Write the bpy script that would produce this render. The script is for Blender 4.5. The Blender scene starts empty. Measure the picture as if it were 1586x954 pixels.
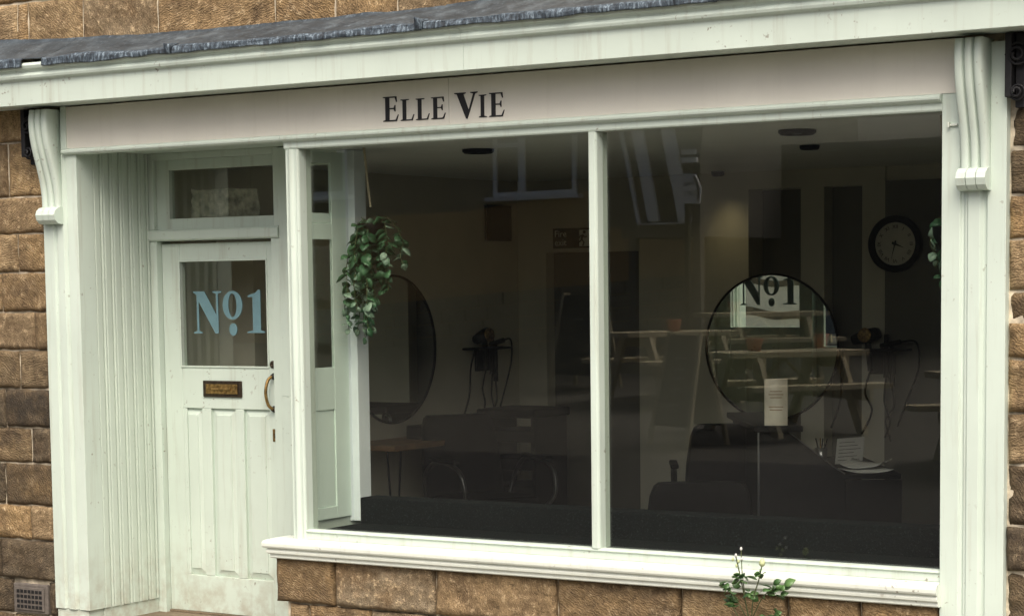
import bpy, bmesh, math, random
from mathutils import Vector, noise, Matrix
R_ = math.radians
random.seed(7)
scene = bpy.context.scene
COL = scene.collection

# ------------------------------------------------------------------ camera
CAMP = (5.946072, -8.134175, 1.743153)
YAW, PITCH, ROLL, FPX, PPX, PPY = 0.578506, -0.0914604, -0.0132956, 3306.985, 768.93, 744.754
cy_, sy_ = math.cos(YAW), math.sin(YAW)
f0, r0, u0 = Vector((-sy_, cy_, 0)), Vector((cy_, sy_, 0)), Vector((0, 0, 1))
fw = f0 * math.cos(PITCH) + u0 * math.sin(PITCH)
up = u0 * math.cos(PITCH) - f0 * math.sin(PITCH)
rt = r0 * math.cos(ROLL) + up * math.sin(ROLL)
upv = up * math.cos(ROLL) - r0 * math.sin(ROLL)
cd = bpy.data.cameras.new('camera')
cam = bpy.data.objects.new('camera', cd); COL.objects.link(cam)
m = Matrix((rt, upv, -fw)).transposed().to_4x4(); m.translation = Vector(CAMP)
cam.matrix_world = m
cd.sensor_fit = 'HORIZONTAL'; cd.sensor_width = 36.0
cd.lens = FPX / 1586.0 * 36.0
cd.shift_x = -(PPX - 793.0) / 1586.0
cd.shift_y = (PPY - 477.0) / 1586.0
cd.clip_start = 0.05; cd.clip_end = 500
scene.camera = cam

# ------------------------------------------------------------------ sky, sun, exposure
SUN_EL, SUN_AZ = R_(54), R_(148)      # azimuth measured clockwise from +y (north)
w = bpy.data.worlds.new('World'); scene.world = w; w.use_nodes = True
nt = w.node_tree
bg = nt.nodes['Background']
sky = nt.nodes.new('ShaderNodeTexSky'); sky.sky_type = 'NISHITA'; sky.sun_disc = False
sky.sun_elevation = SUN_EL; sky.sun_rotation = SUN_AZ
sky.air_density = 0.7; sky.dust_density = 8.0; sky.ozone_density = 0.6
nt.links.new(sky.outputs[0], bg.inputs[0]); bg.inputs[1].default_value = 0.15
sl = bpy.data.lights.new('sun', 'SUN'); sl.energy = 1.5; sl.angle = R_(50); sl.color = (1.0, 0.965, 0.90)
sun = bpy.data.objects.new('sun', sl); COL.objects.link(sun)
sd = Vector((math.sin(SUN_AZ) * math.cos(SUN_EL), math.cos(SUN_AZ) * math.cos(SUN_EL), math.sin(SUN_EL)))
sun.rotation_euler = sd.to_track_quat('Z', 'Y').to_euler()
sun.location = (-3, -6, 12)
scene.view_settings.view_transform = 'Standard'; scene.view_settings.look = 'None'
scene.view_settings.exposure = 0.58; scene.view_settings.gamma = 1.0
scene.render.engine = 'CYCLES'
scene.cycles.use_denoising = True
scene.cycles.max_bounces = 8; scene.cycles.diffuse_bounces = 4; scene.cycles.glossy_bounces = 5
scene.cycles.transparent_max_bounces = 32
scene.cycles.sample_clamp_indirect = 4.0; scene.cycles.caustics_reflective = False; scene.cycles.caustics_refractive = False

# ------------------------------------------------------------------ materials
M = {}
def new_mat(name):
    mt = bpy.data.materials.new(name); mt.use_nodes = True
    t = mt.node_tree; b = t.nodes['Principled BSDF']
    return mt, t, b
def N(t, typ, **kw):
    n = t.nodes.new(typ)
    for k, v in kw.items():
        if k in n.inputs: n.inputs[k].default_value = v
        else: setattr(n, k, v)
    return n
def ramp(t, fac, stops):
    r = t.nodes.new('ShaderNodeValToRGB')
    while len(r.color_ramp.elements) < len(stops): r.color_ramp.elements.new(0.5)
    for e, (p, c) in zip(r.color_ramp.elements, stops):
        e.position = p; e.color = (c, c, c, 1) if not isinstance(c, tuple) else (*c, 1)
    t.links.new(fac, r.inputs[0]); return r
def mix(t, fac, a, b, blend='MIX'):
    n = t.nodes.new('ShaderNodeMix'); n.data_type = 'RGBA'; n.blend_type = blend
    if hasattr(fac, 'is_linked'): t.links.new(fac, n.inputs[0])
    else: n.inputs[0].default_value = fac
    for k, s in ((a, n.inputs[6]), (b, n.inputs[7])):
        if hasattr(k, 'is_linked'): t.links.new(k, s)
        else: s.default_value = (*k, 1)
    return n.outputs[2]
def coords(t, scale=(1, 1, 1), kind='Object', rot=(0, 0, 0)):
    tc = t.nodes.new('ShaderNodeTexCoord'); mp = t.nodes.new('ShaderNodeMapping')
    mp.inputs['Scale'].default_value = scale; mp.inputs['Rotation'].default_value = rot
    t.links.new(tc.outputs[kind], mp.inputs[0]); return mp.outputs[0]
def nz(t, vec, scale, detail=4, rough=.55):
    n = N(t, 'ShaderNodeTexNoise', Scale=scale, Detail=detail, Roughness=rough)
    t.links.new(vec, n.inputs['Vector']); return n.outputs['Fac']
def bump(t, b, h, strength, dist=.01):
    n = N(t, 'ShaderNodeBump', Strength=strength, Distance=dist)
    t.links.new(h, n.inputs['Height']); t.links.new(n.outputs[0], b.inputs['Normal']); return n
def simple(name, col, rough=.6, var=.12, scale=12, bs=.15, metal=0.0, bscale=80, spec=.5):
    mt, t, b = new_mat(name)
    v = coords(t)
    n = nz(t, v, scale)
    dark = tuple(c * (1 - var) for c in col); lite = tuple(min(1, c * (1 + var)) for c in col)
    r = ramp(t, n, [(.3, dark), (.7, lite)])
    t.links.new(r.outputs[0], b.inputs['Base Color'])
    b.inputs['Roughness'].default_value = rough; b.inputs['Metallic'].default_value = metal
    b.inputs['Specular IOR Level'].default_value = spec
    if bs: bump(t, b, nz(t, v, bscale), bs, .002)
    M[name] = mt; return mt
def paint(name, col, grime=.35, rough=.42, chips=True, dirt=(.30, .28, .20), lowdirt=False):
    mt, t, b = new_mat(name)
    v = coords(t); vs = coords(t, (9, 9, .55))
    n1 = nz(t, v, 2.2, 5)
    c = mix(t, ramp(t, n1, [(.35, 0.0), (.7, 1.0)]).outputs[0], tuple(x * .94 for x in col), tuple(min(1, x * 1.04) for x in col))
    st = ramp(t, nz(t, vs, 2.6, 6, .65), [(.54, 0.0), (.80, grime)]).outputs[0]      # rain streaks
    c = mix(t, st, c, dirt)
    sp = ramp(t, nz(t, v, 42, 3, .5), [(.655, 0.0), (.70, .8 if chips else .0)]).outputs[0]
    gate = ramp(t, nz(t, v, 3.1, 3), [(.52, 0.0), (.64, 1.0)]).outputs[0]
    sp2 = mix(t, 1.0, sp, gate, 'MULTIPLY')
    c = mix(t, sp2, c, (.20, .18, .13))
    if lowdirt:   # splash dirt kicked up from the pavement, in ragged patches near the foot of the joinery
        sx = t.nodes.new('ShaderNodeSeparateXYZ'); t.links.new(v, sx.inputs[0])
        mr = N(t, 'ShaderNodeMapRange'); mr.inputs[1].default_value = .02; mr.inputs[2].default_value = .42
        mr.inputs[3].default_value = .62; mr.inputs[4].default_value = 0
        t.links.new(sx.outputs[2], mr.inputs[0])
        pn = ramp(t, nz(t, v, 13, 6, .65), [(.42, 0.0), (.68, 1.0)]).outputs[0]
        c = mix(t, mix(t, 1.0, mr.outputs[0], pn, 'MULTIPLY'), c, (.33, .29, .21))
    t.links.new(c, b.inputs['Base Color'])
    b.inputs['Roughness'].default_value = rough
    bump(t, b, nz(t, coords(t, (40, 40, 3)), 3.0, 4), .10, .003)
    M[name] = mt; return mt

paint('mint', (.545, .63, .55), grime=.48, lowdirt=True)
paint('mint_board', (.52, .60, .515), grime=.06, lowdirt=True)
paint('mint_inside', (.74, .87, .79), grime=.08, chips=False)
paint('sill', (.64, .68, .60), grime=.25)
paint('sign', (.71, .69, .60), grime=.10, rough=.38, chips=False)
paint('cool_post', (.78, .85, .87), grime=.1, chips=False)
simple('letter_black', (.012, .012, .012), .45, .1, 20, .05)
simple('vinyl', (.13, .235, .265), .5, .05, 20, 0)
simple('brass', (.30, .19, .07), .45, .6, 60, .4, .9)
simple('bronze', (.055, .04, .028), .4, .4, 50, .3, .7)
simple('iron', (.012, .012, .013), .6, .3, 30, .3, .3)
simple('mortar', (.44, .385, .285), .95, .6, 14, .8, bscale=120)
simple('vent', (.115, .10, .085), .8, .25, 40, .4)
simple('void', (.004, .004, .004), .9, .0, 20, 0)
simple('wall_grey', (.56, .535, .44), .85, .05, 4, .1)
simple('panel_grey', (.15, .143, .12), .8, .06, 4, .1)
simple('ceiling', (.72, .73, .69), .9, .04, 3, .05)
simple('floor_in', (.30, .28, .225), .45, .2, 6, .1)
simple('black_plastic', (.004, .004, .004), .6, .2, 20, .1, spec=.12)
simple('black_lam', (.006, .006, .0065), .5, .2, 20, .05, spec=.15)
simple('arm_metal', (.10, .10, .10), .35, .1, 20, 0, 1.0)
simple('chrome', (.42, .42, .42), .28, .05, 20, 0, 1.0)
simple('desk_wood', (.20, .115, .052), .5, .3, 9, .1)
simple('paper', (.60, .60, .57), .8, .06, 14, .05)
simple('menu_card', (.62, .57, .46), .55, .22, 7, .05)
simple('rope', (.42, .36, .24), .9, .2, 60, .4)
simple('clock_face', (.66, .63, .54), .7, .06, 20, 0)
simple('sign_green', (.006, .016, .011), .5, .1, 20, 0)
simple('sign_white', (.72, .74, .66), .6, .05, 20, 0)
simple('stem', (.07, .085, .03), .7, .2, 30, 0)
simple('bud', (.42, .47, .25), .6, .2, 60, 0)
simple('pot', (.44, .15, .07), .8, .2, 20, .2)
simple('chalk', (.035, .04, .04), .8, .3, 8, .1)
simple('chalk_line', (.35, .36, .34), .9, .1, 20, 0)
simple('table_wood', (.47, .40, .25), .8, .3, 6, .2)
simple('upvc', (.90, .92, .90), .4, .06, 6, 0)
simple('opp_stone', (.20, .175, .125), .9, .4, 3, .6, bscale=20)
simple('opp_grey', (.12, .115, .098), .9, .3, 1.2, .5, bscale=14)
simple('opp_ochre', (.58, .345, .135), .9, .12, 1.4, .1)
simple('opp_far', (.10, .095, .075), .9, .25, 1.5, .4, bscale=14)
simple('slate', (.06, .06, .065), .7, .3, 8, .2)
simple('kerb', (.22, .21, .19), .9, .2, 8, .3)
simple('dark_glass', (.03, .034, .036), .12, .1, 3, 0)

def mk_glass():
    mt = bpy.data.materials.new('glass'); mt.use_nodes = True; t = mt.node_tree
    for n in list(t.nodes): t.nodes.remove(n)
    out = t.nodes.new('ShaderNodeOutputMaterial')
    tr = t.nodes.new('ShaderNodeBsdfTransparent'); tr.inputs[0].default_value = (.93, .945, .92, 1)
    gl = t.nodes.new('ShaderNodeBsdfGlossy'); gl.inputs['Roughness'].default_value = 0.0
    lw = t.nodes.new('ShaderNodeLayerWeight'); lw.inputs[0].default_value = .5
    pw = N(t, 'ShaderNodeMath', operation='POWER'); t.links.new(lw.outputs['Facing'], pw.inputs[0]); pw.inputs[1].default_value = 5
    ma = N(t, 'ShaderNodeMath', operation='MULTIPLY_ADD'); t.links.new(pw.outputs[0], ma.inputs[0]); ma.inputs[1].default_value = .935; ma.inputs[2].default_value = .064
    mx = t.nodes.new('ShaderNodeMixShader'); t.links.new(ma.outputs[0], mx.inputs[0])
    t.links.new(tr.outputs[0], mx.inputs[1]); t.links.new(gl.outputs[0], mx.inputs[2])
    # a film of dust and a few dried specks on the pane
    df = t.nodes.new('ShaderNodeBsdfDiffuse'); df.inputs[0].default_value = (.5, .5, .45, 1)
    v = coords(t)
    n = ramp(t, nz(t, v, 120, 2, .4), [(.76, .0), (.78, .10)]).outputs[0]
    n2 = ramp(t, nz(t, v, 1.7, 4, .6), [(.35, .0004), (.75, .0014)]).outputs[0]
    ad = N(t, 'ShaderNodeMath', operation='ADD'); t.links.new(n, ad.inputs[0]); t.links.new(n2, ad.inputs[1])
    m2 = t.nodes.new('ShaderNodeMixShader'); t.links.new(ad.outputs[0], m2.inputs[0])
    t.links.new(mx.outputs[0], m2.inputs[1]); t.links.new(df.outputs[0], m2.inputs[2])
    # float glass is never dead flat
    bp = N(t, 'ShaderNodeBump', Strength=.006, Distance=.02); t.links.new(nz(t, v, 2.2, 1), bp.inputs['Height'])
    t.links.new(bp.outputs[0], gl.inputs['Normal'])
    t.links.new(m2.outputs[0], out.inputs[0]); M['glass'] = mt
mk_glass()
def mk_mirror():
    mt, t, b = new_mat('mirror'); b.inputs['Metallic'].default_value = 1; b.inputs['Roughness'].default_value = .01
    v = coords(t); c = ramp(t, nz(t, v, 3), [(.3, (.76, .80, .78)), (.7, (.80, .83, .81))])
    t.links.new(c.outputs[0], b.inputs['Base Color']); M['mirror'] = mt
mk_mirror()
def mk_stone():
    mt, t, b = new_mat('stone')
    oi = t.nodes.new('ShaderNodeObjectInfo')
    v0 = coords(t)
    off = N(t, 'ShaderNodeVectorMath', operation='MULTIPLY_ADD')
    cmb = t.nodes.new('ShaderNodeCombineXYZ')
    for i in range(3): t.links.new(oi.outputs['Random'], cmb.inputs[i])
    off.inputs[1].default_value = (37, 11, 23); t.links.new(cmb.outputs[0], off.inputs[0]); t.links.new(v0, off.inputs[2])
    v = off.outputs[0]
    base = ramp(t, oi.outputs['Random'], [(0, (.27, .19, .098)), (.22, (.46, .305, .14)), (.42, (.27, .22, .145)), (.62, (.52, .365, .18)), (.8, (.33, .26, .165)), (1, (.46, .30, .13))]).outputs[0]
    n1 = nz(t, v, 5, 8, .7)
    c = mix(t, ramp(t, n1, [(.36, 0.0), (.64, 1.0)]).outputs[0], (.19, .13, .07), base)
    n2 = nz(t, v, 30, 8, .78)
    c = mix(t, ramp(t, n2, [(.34, .75), (.48, 0.0)]).outputs[0], c, (.075, .05, .028))
    c = mix(t, ramp(t, n2, [(.54, .0), (.68, .85)]).outputs[0], c, (.74, .57, .34))
    # soot: each stone carries its own amount in the object colour's alpha
    sn = ramp(t, nz(t, v, 7, 7, .7), [(.36, 1.0), (.72, .62)]).outputs[0]
    fa = N(t, 'ShaderNodeMath', operation='MULTIPLY'); t.links.new(sn, fa.inputs[0])
    inv = N(t, 'ShaderNodeMath', operation='SUBTRACT'); inv.inputs[0].default_value = 1; t.links.new(oi.outputs['Alpha'], inv.inputs[1])
    t.links.new(inv.outputs[0], fa.inputs[1])
    c = mix(t, fa.outputs[0], c, (.048, .040, .030))
    t.links.new(c, b.inputs['Base Color']); b.inputs['Roughness'].default_value = .92; b.inputs['Specular IOR Level'].default_value = .2
    # tooling strokes + grit
    wv = N(t, 'ShaderNodeTexWave', Scale=22.0, Distortion=9.0, Detail=3.0); wv.inputs['Detail Scale'].default_value = 2.2
    rr = N(t, 'ShaderNodeVectorRotate'); rr.rotation_type = 'Y_AXIS'; t.links.new(v, rr.inputs['Vector'])
    an = N(t, 'ShaderNodeMath', operation='MULTIPLY'); t.links.new(oi.outputs['Random'], an.inputs[0]); an.inputs[1].default_value = 7.0
    t.links.new(an.outputs[0], rr.inputs['Angle']); t.links.new(rr.outputs[0], wv.inputs['Vector'])
    h = N(t, 'ShaderNodeMath', operation='MULTIPLY_ADD'); t.links.new(wv.outputs['Fac'], h.inputs[0]); h.inputs[1].default_value = .2
    t.links.new(n2, h.inputs[2])
    bump(t, b, h.outputs[0], .8, .022); M['stone'] = mt
mk_stone()
def mk_lead():
    mt, t, b = new_mat('lead'); v = coords(t); vs = coords(t, (30, 30, 4))
    c = ramp(t, nz(t, v, 7, 6, .7), [(.32, (.020, .026, .030)), (.52, (.050, .064, .073)), (.75, (.135, .165, .18))]).outputs[0]
    c = mix(t, ramp(t, nz(t, vs, 2, 6, .7), [(.55, 0.0), (.75, .6)]).outputs[0], c, (.27, .33, .38))
    c = mix(t, ramp(t, nz(t, coords(t, (18, 18, 6)), 2.5, 5, .7), [(.30, .8), (.45, 0.0)]).outputs[0], c, (.02, .022, .026))
    t.links.new(c, b.inputs['Base Color']); b.inputs['Roughness'].default_value = .55; b.inputs['Metallic'].default_value = .25
    bump(t, b, nz(t, v, 5, 4, .5), .25, .02); M['lead'] = mt
mk_lead()
def mk_lip():
    mt, t, b = new_mat('lead_lip'); vs = coords(t, (26, 26, 9))
    n = nz(t, vs, 2.4, 6, .75)
    c = ramp(t, n, [(.38, (.012, .017, .022)), (.53, (.055, .078, .098)), (.66, (.24, .31, .36)), (.78, (.46, .54, .58))]).outputs[0]
    t.links.new(c, b.inputs['Base Color']); b.inputs['Roughness'].default_value = .6
    bump(t, b, n, .8, .01); M['lead_lip'] = mt
mk_lip()
def mk_carpet():
    mt, t, b = new_mat('carpet'); v = coords(t)
    c = ramp(t, nz(t, v, 110, 3, .9), [(.35, (.003, .0045, .0045)), (.58, (.006, .0095, .0095)), (.70, (.05, .07, .066))]).outputs[0]
    t.links.new(c, b.inputs['Base Color']); b.inputs['Roughness'].default_value = 1; b.inputs['Specular IOR Level'].default_value = .1
    bump(t, b, nz(t, v, 260, 3, .8), 1.0, .006); M['carpet'] = mt
mk_carpet()
def mk_leaf(name, ca, cb, rough=.45):
    mt, t, b = new_mat(name); oi = t.nodes.new('ShaderNodeObjectInfo')
    c = ramp(t, oi.outputs['Random'], [(0, ca), (1, cb)]).outputs[0]
    n = nz(t, coords(t), 60, 3)
    c = mix(t, ramp(t, n, [(.3, .35), (.6, 0.0)]).outputs[0], c, tuple(x * .5 for x in ca))
    t.links.new(c, b.inputs['Base Color']); b.inputs['Roughness'].default_value = rough
    M[name] = mt
mk_leaf('leaf', (.02, .075, .03), (.075, .19, .085))
mk_leaf('leaf_pale', (.20, .32, .22), (.30, .42, .31))
mk_leaf('weed_leaf', (.03, .085, .022), (.09, .18, .05))
def mk_ground(name, ca, cb, joints=None, s=3.0):
    mt, t, b = new_mat(name); v = coords(t)
    c = ramp(t, nz(t, v, s, 8, .65), [(.3, ca), (.7, cb)]).outputs[0]
    c = mix(t, ramp(t, nz(t, v, 60, 3, .7), [(.3, .5), (.5, 0.0)]).outputs[0], c, tuple(x * .45 for x in ca))
    h = nz(t, v, 90, 4)
    if joints:
        br = N(t, 'ShaderNodeTexBrick', Scale=1.0); br.inputs['Brick Width'].default_value = joints[0]; br.inputs['Row Height'].default_value = joints[1]
        br.inputs['Mortar Size'].default_value = .008; t.links.new(v, br.inputs['Vector'])
        c = mix(t, br.outputs['Fac'], c, tuple(x * .35 for x in ca))
    t.links.new(c, b.inputs['Base Color']); b.inputs['Roughness'].default_value = .9
    bump(t, b, h, .4, .006); M[name] = mt
mk_ground('paving', (.20, .19, .165), (.30, .285, .25), (.9, .6))
mk_ground('asphalt', (.022, .021, .018), (.038, .036, .031))
mk_ground('concrete', (.062, .058, .045), (.095, .089, .070))
mk_ground('step_stone', (.11, .085, .055), (.20, .155, .10))

# ------------------------------------------------------------------ mesh helpers
class MB:
    def __init__(s): s.v = []; s.f = []; s.sm = []
    def add(s, vs, fs, smooth=False):
        o = len(s.v); s.v += [tuple(p) for p in vs]
        for f in fs: s.f.append(tuple(i + o for i in f)); s.sm.append(smooth)
        return s
    def box(s, x0, x1, y0, y1, z0, z1):
        return s.add([(x0, y0, z0), (x1, y0, z0), (x1, y1, z0), (x0, y1, z0), (x0, y0, z1), (x1, y0, z1), (x1, y1, z1), (x0, y1, z1)],
                     [(0, 3, 2, 1), (4, 5, 6, 7), (0, 1, 5, 4), (1, 2, 6, 5), (2, 3, 7, 6), (3, 0, 4, 7)])
    def prism(s, poly, fn0, fn1, smooth=False):
        """poly of 2-D points; fn0/fn1 map a 2-D point to the two ends"""
        n = len(poly); vs = [fn0(*p) for p in poly] + [fn1(*p) for p in poly]
        s.add(vs, [tuple(range(n - 1, -1, -1)), tuple(range(n, 2 * n))])
        s.add(vs, [(i, (i + 1) % n, (i + 1) % n + n, i + n) for i in range(n)], smooth); return s
    def sweep(s, rings, closed=True, cap=True, smooth=True):
        n = len(rings[0]); vs = [p for r in rings for p in r]; fs = []
        for k in range(len(rings) - 1):
            for i in range(n if closed else n - 1):
                j = (i + 1) % n; fs.append((k * n + i, k * n + j, (k + 1) * n + j, (k + 1) * n + i))
        s.add(vs, fs, smooth)
        if cap and closed:
            s.add(rings[0], [tuple(range(n - 1, -1, -1))]); s.add(rings[-1], [tuple(range(n))])
        return s
    def tube(s, pts, r, seg=8, closed=False):
        pts = [Vector(p) for p in pts]; rings = []; n = len(pts); prev = None
        for i, p in enumerate(pts):
            if closed: d = pts[(i + 1) % n] - pts[i - 1]
            else: d = pts[min(i + 1, n - 1)] - pts[max(i - 1, 0)]
            d.normalize()
            if prev is None:
                a = Vector((0, 0, 1)) if abs(d.z) < .9 else Vector((1, 0, 0)); x = d.cross(a).normalized()
            else: x = (prev - d * prev.dot(d)).normalized()
            prev = x; y = d.cross(x); rr = r[i] if isinstance(r, (list, tuple)) else r
            rings.append([p + (x * math.cos(2 * math.pi * k / seg) + y * math.sin(2 * math.pi * k / seg)) * rr for k in range(seg)])
        if closed: rings.append(rings[0])
        return s.sweep(rings, True, not closed)
    def lathe(s, prof, org, axis, seg=32, smooth=True, cap=True):
        a = Vector(axis).normalized(); h = Vector((0, 0, 1)) if abs(a.z) < .9 else Vector((1, 0, 0))
        x = a.cross(h).normalized(); y = a.cross(x); o = Vector(org)
        rings = [[o + a * t + (x * math.cos(2 * math.pi * k / seg) + y * math.sin(2 * math.pi * k / seg)) * max(r, 1e-4) for k in range(seg)] for r, t in prof]
        return s.sweep(rings, True, cap, smooth)
    def obj(s, name, mat, parent=None, bev=0, link=True):
        me = bpy.data.meshes.new(name); me.from_pydata(s.v, [], s.f); me.validate(verbose=False)
        if len(me.polygons) == len(s.sm): me.polygons.foreach_set('use_smooth', s.sm)
        bm = bmesh.new(); bm.from_mesh(me); bmesh.ops.recalc_face_normals(bm, faces=bm.faces); bm.to_mesh(me); bm.free()
        me.materials.append(M[mat] if isinstance(mat, str) else mat)
        o = bpy.data.objects.new(name, me); COL.objects.link(o)
        if parent is not None:
            o.parent = parent; o.location = -world_of(parent) if parent.get('_w') else (0, 0, 0)
        if bev:
            b = o.modifiers.new('bevel', 'BEVEL'); b.width = bev; b.segments = 2; b.limit_method = 'ANGLE'; b.angle_limit = R_(40)
        return o
def world_of(o):
    v = Vector((0, 0, 0))
    while o is not None: v += Vector(o.location); o = o.parent
    return v
def thing(name, label, cat, loc=(0, 0, 0), rz=0, group=None, world=True):
    """an Empty at the base of a thing; world=True: its parts are authored in world coordinates"""
    o = bpy.data.objects.new(name, None); COL.objects.link(o); o.location = loc; o.rotation_euler[2] = rz
    o.empty_display_size = .1; o['label'] = label; o['category'] = cat
    if group: o['group'] = group
    if world: o['_w'] = 1
    return o
def tag(o, label, cat, group=None):
    o['label'] = label; o['category'] = cat
    if group: o['group'] = group
    return o
def struct(o, label=None):
    o['kind'] = 'structure'
    if label: o['label'] = label
    return o
def sub(o):     # let sub-parts of a world-authored part be authored in world coordinates too
    o['_w'] = 1; return o
def inst(src, name, parent, loc, rot=(0, 0, 0), sc=(1, 1, 1)):
    c = src.copy(); c.name = name; COL.objects.link(c); c.parent = parent
    c.location = loc; c.rotation_euler = rot; c.scale = sc; return c
def tree(o, parent=None):
    c = o.copy(); COL.objects.link(c); c.parent = parent
    for ch in list(o.children): tree(ch, c)
    return c
def spline(pts, n=8):
    P = [Vector(p) for p in pts]; out = []
    for i in range(len(P) - 1):
        a = P[max(i - 1, 0)]; b = P[i]; c = P[i + 1]; d = P[min(i + 2, len(P) - 1)]
        for k in range(n):
            t = k / n
            out.append(.5 * ((2 * b) + (c - a) * t + (2 * a - 5 * b + 4 * c - d) * t * t + (3 * b - a - 3 * c + d) * t ** 3))
    out.append(P[-1]); return out
def text_part(body, size, name, mat, parent, loc, rot, ext=.001, align='CENTER'):
    cu = bpy.data.curves.new('t', 'FONT'); cu.body = body; cu.size = size; cu.align_x = align; cu.align_y = 'CENTER'; cu.extrude = ext; cu.resolution_u = 2
    tmp = bpy.data.objects.new('t', cu); COL.objects.link(tmp)
    me = bpy.data.meshes.new_from_object(tmp.evaluated_get(bpy.context.evaluated_depsgraph_get()))
    bpy.data.objects.remove(tmp); bpy.data.curves.remove(cu)
    me.materials.clear(); me.materials.append(M[mat]); me.name = name
    o = bpy.data.objects.new(name, me); COL.objects.link(o); o.parent = parent
    o.location = Vector(loc) - (world_of(parent) if parent.get('_w') else Vector()); o.rotation_euler = rot; return o

# ================================================================== SETTING : ground
def gz(x, y):
    if y > -4: return -.03
    if y > -9: return -.03 + .32 * (-4 - y) / 5
    if y > -12.5: return .29 + .18 * (-9 - y) / 3.5
    return min(.47 + .40 * (-12.5 - y) / 4.7 + .03 * max(0, -y - 17.2), 1.6)
def ground_sheet(name, mat, x0, x1, y0, y1, lift, nx=30, ny=30):
    vs = []; fs = []
    for j in range(ny + 1):
        for i in range(nx + 1):
            x = x0 + (x1 - x0) * i / nx; y = y0 + (y1 - y0) * j / ny
            vs.append((x, y, gz(x, y) + lift))
    for j in range(ny):
        for i in range(nx):
            a = j * (nx + 1) + i; fs.append((a, a + 1, a + nx + 2, a + nx + 1))
    return struct(MB().add(vs, fs, True).obj(name, mat))
ground_sheet('ground', 'concrete', -60, 60, -90, 0.64, -.012, 60, 120)
ground_sheet('road', 'asphalt', -60, 60, -8.0, -2.0, -.004, 40, 48)
struct(MB().box(-30, 30, -1.95, .60, -.10, -.022).obj('pavement', 'paving'))
struct(MB().box(-30, 30, -2.08, -1.955, -.15, -.018).obj('kerb', 'kerb', bev=.01))
struct(MB().box(-1.95, -.62, -.22, .66, -.12, -.008).obj('door_step', 'step_stone', bev=.012))

# ================================================================== THE STONE HOUSE
house = thing('stone_house', 'brown rock-faced stone house wall around the mint green shopfront', 'house', (-2.5, .3, 0))
MB().box(-3.6, -1.975, .041, .66, -.3, 4.3).obj('wall_core', 'mortar', house)
MB().box(3.0, 4.6, .041, .66, -.3, 4.3).obj('wall_core', 'mortar', house)
MB().box(-1.974, 2.999, .041, .66, 2.475, 4.3).obj('wall_core', 'mortar', house)
MB().box(-.62, 2.80, .03, .115, -.3, .455).obj('wall_core', 'mortar', house)
def sstep(t): t = max(0, min(1, t)); return t * t * (3 - 2 * t)
def stone(x0, x1, z0, z1, yf, seed, soot=0., rough=.009, ridged=False, name='stone'):
    wd, ht = x1 - x0, z1 - z0
    nx = max(4, int(wd / .016)); nz_ = max(4, int(ht / .016)); vs = []; fs = []
    for j in range(nz_ + 1):
        for i in range(nx + 1):
            u, v = i / nx, j / nz_; x, z = x0 + wd * u, z0 + ht * v
            e = min(u * wd, (1 - u) * wd, v * ht, (1 - v) * ht)
            jx = noise.noise(Vector((x * 14, z * 14, seed))) * .006; jz = noise.noise(Vector((x * 14, z * 14, seed + 9))) * .006
            k = sstep(e / .010)
            d = noise.fractal(Vector((x * 9, z * 9, seed * 1.7)), 1.0, 2.1, 4) * rough
            d += noise.noise(Vector((x * 38, z * 38, seed))) * .0055
            if ridged: d += (abs(noise.noise(Vector((x * 5 + z * 9, z * 34, seed)))) - .25) * .016
            y = yf + .011 * (1 - k) - d * (.35 + .65 * k)
            vs.append((x + jx, min(y, yf + .04), z + jz))
    W = nx + 1
    for j in range(nz_):
        for i in range(nx):
            a = j * W + i; fs.append((a, a + 1, a + W + 1, a + W))
    border = [i for i in range(W)] + [j * W + nx for j in range(1, nz_ + 1)] + [nz_ * W + i for i in range(nx - 1, -1, -1)] + [j * W for j in range(nz_ - 1, 0, -1)]
    o = len(vs); vs += [(vs[b][0], yf + .09, vs[b][2]) for b in border]; n = len(border)
    fs += [(border[i], o + i, o + (i + 1) % n, border[(i + 1) % n]) for i in range(n)]
    ob = MB().add(vs, fs, True).obj(name, 'stone', house)
    ob.color = (1, 1, 1, 1 - soot); return ob
J = .005
cz = [-.20, .012, .199, .416, .602, .828, 1.019, 1.226, 1.432, 1.634, 1.842, 2.046, 2.239, 2.525, 2.72, 2.93]
jl = [[-2.52], [-2.515, -2.246], [-2.60], [-2.369], [-2.554], [-2.35], [-2.53], [-2.417], [-2.288], [-2.53], [-2.403], [-2.62], [-2.455], [-2.285, -2.60], [-2.44]]
sootL = [.9, .95, .95, .0, .95, .9, .95, .75, .35, .3, .25, .1, .2, .1, .2]
sd_ = 1
for k in range(15):
    xs = [-3.0] + sorted(jl[k]) + [-2.18]
    for a, b in zip(xs[:-1], xs[1:]):
        sd_ += 1
        if k == 1 and a == -2.515: continue      # the air vent sits here
        stone(a + J, b - J, cz[k] + J, cz[k + 1] - J, .022 + random.uniform(-.006, .006), sd_ * 3.1, sootL[k] * random.uniform(.8, 1.1), ridged=k in (2, 3, 5))
# course above the lead flashing, and the foot of the next one
jt = [-3.0, -2.352, -2.275, -1.884, -1.374, -.625, -.263, .10, .62, 1.1, 1.75, 2.3, 2.9, 3.5]
for a, b in zip(jt[:-1], jt[1:]):
    sd_ += 1; stone(a + .006, b - .006, 2.90, 3.238, .024, sd_ * 3.1, random.uniform(0, .18), rough=.009)
for a, b in zip([-3.0, -2.5, -1.9, -1.2, -.6], [-2.5, -1.9, -1.2, -.6, .1]):
    sd_ += 1; stone(a + .006, b - .006, 3.252, 3.5, .024, sd_ * 3.1, .1)
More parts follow.
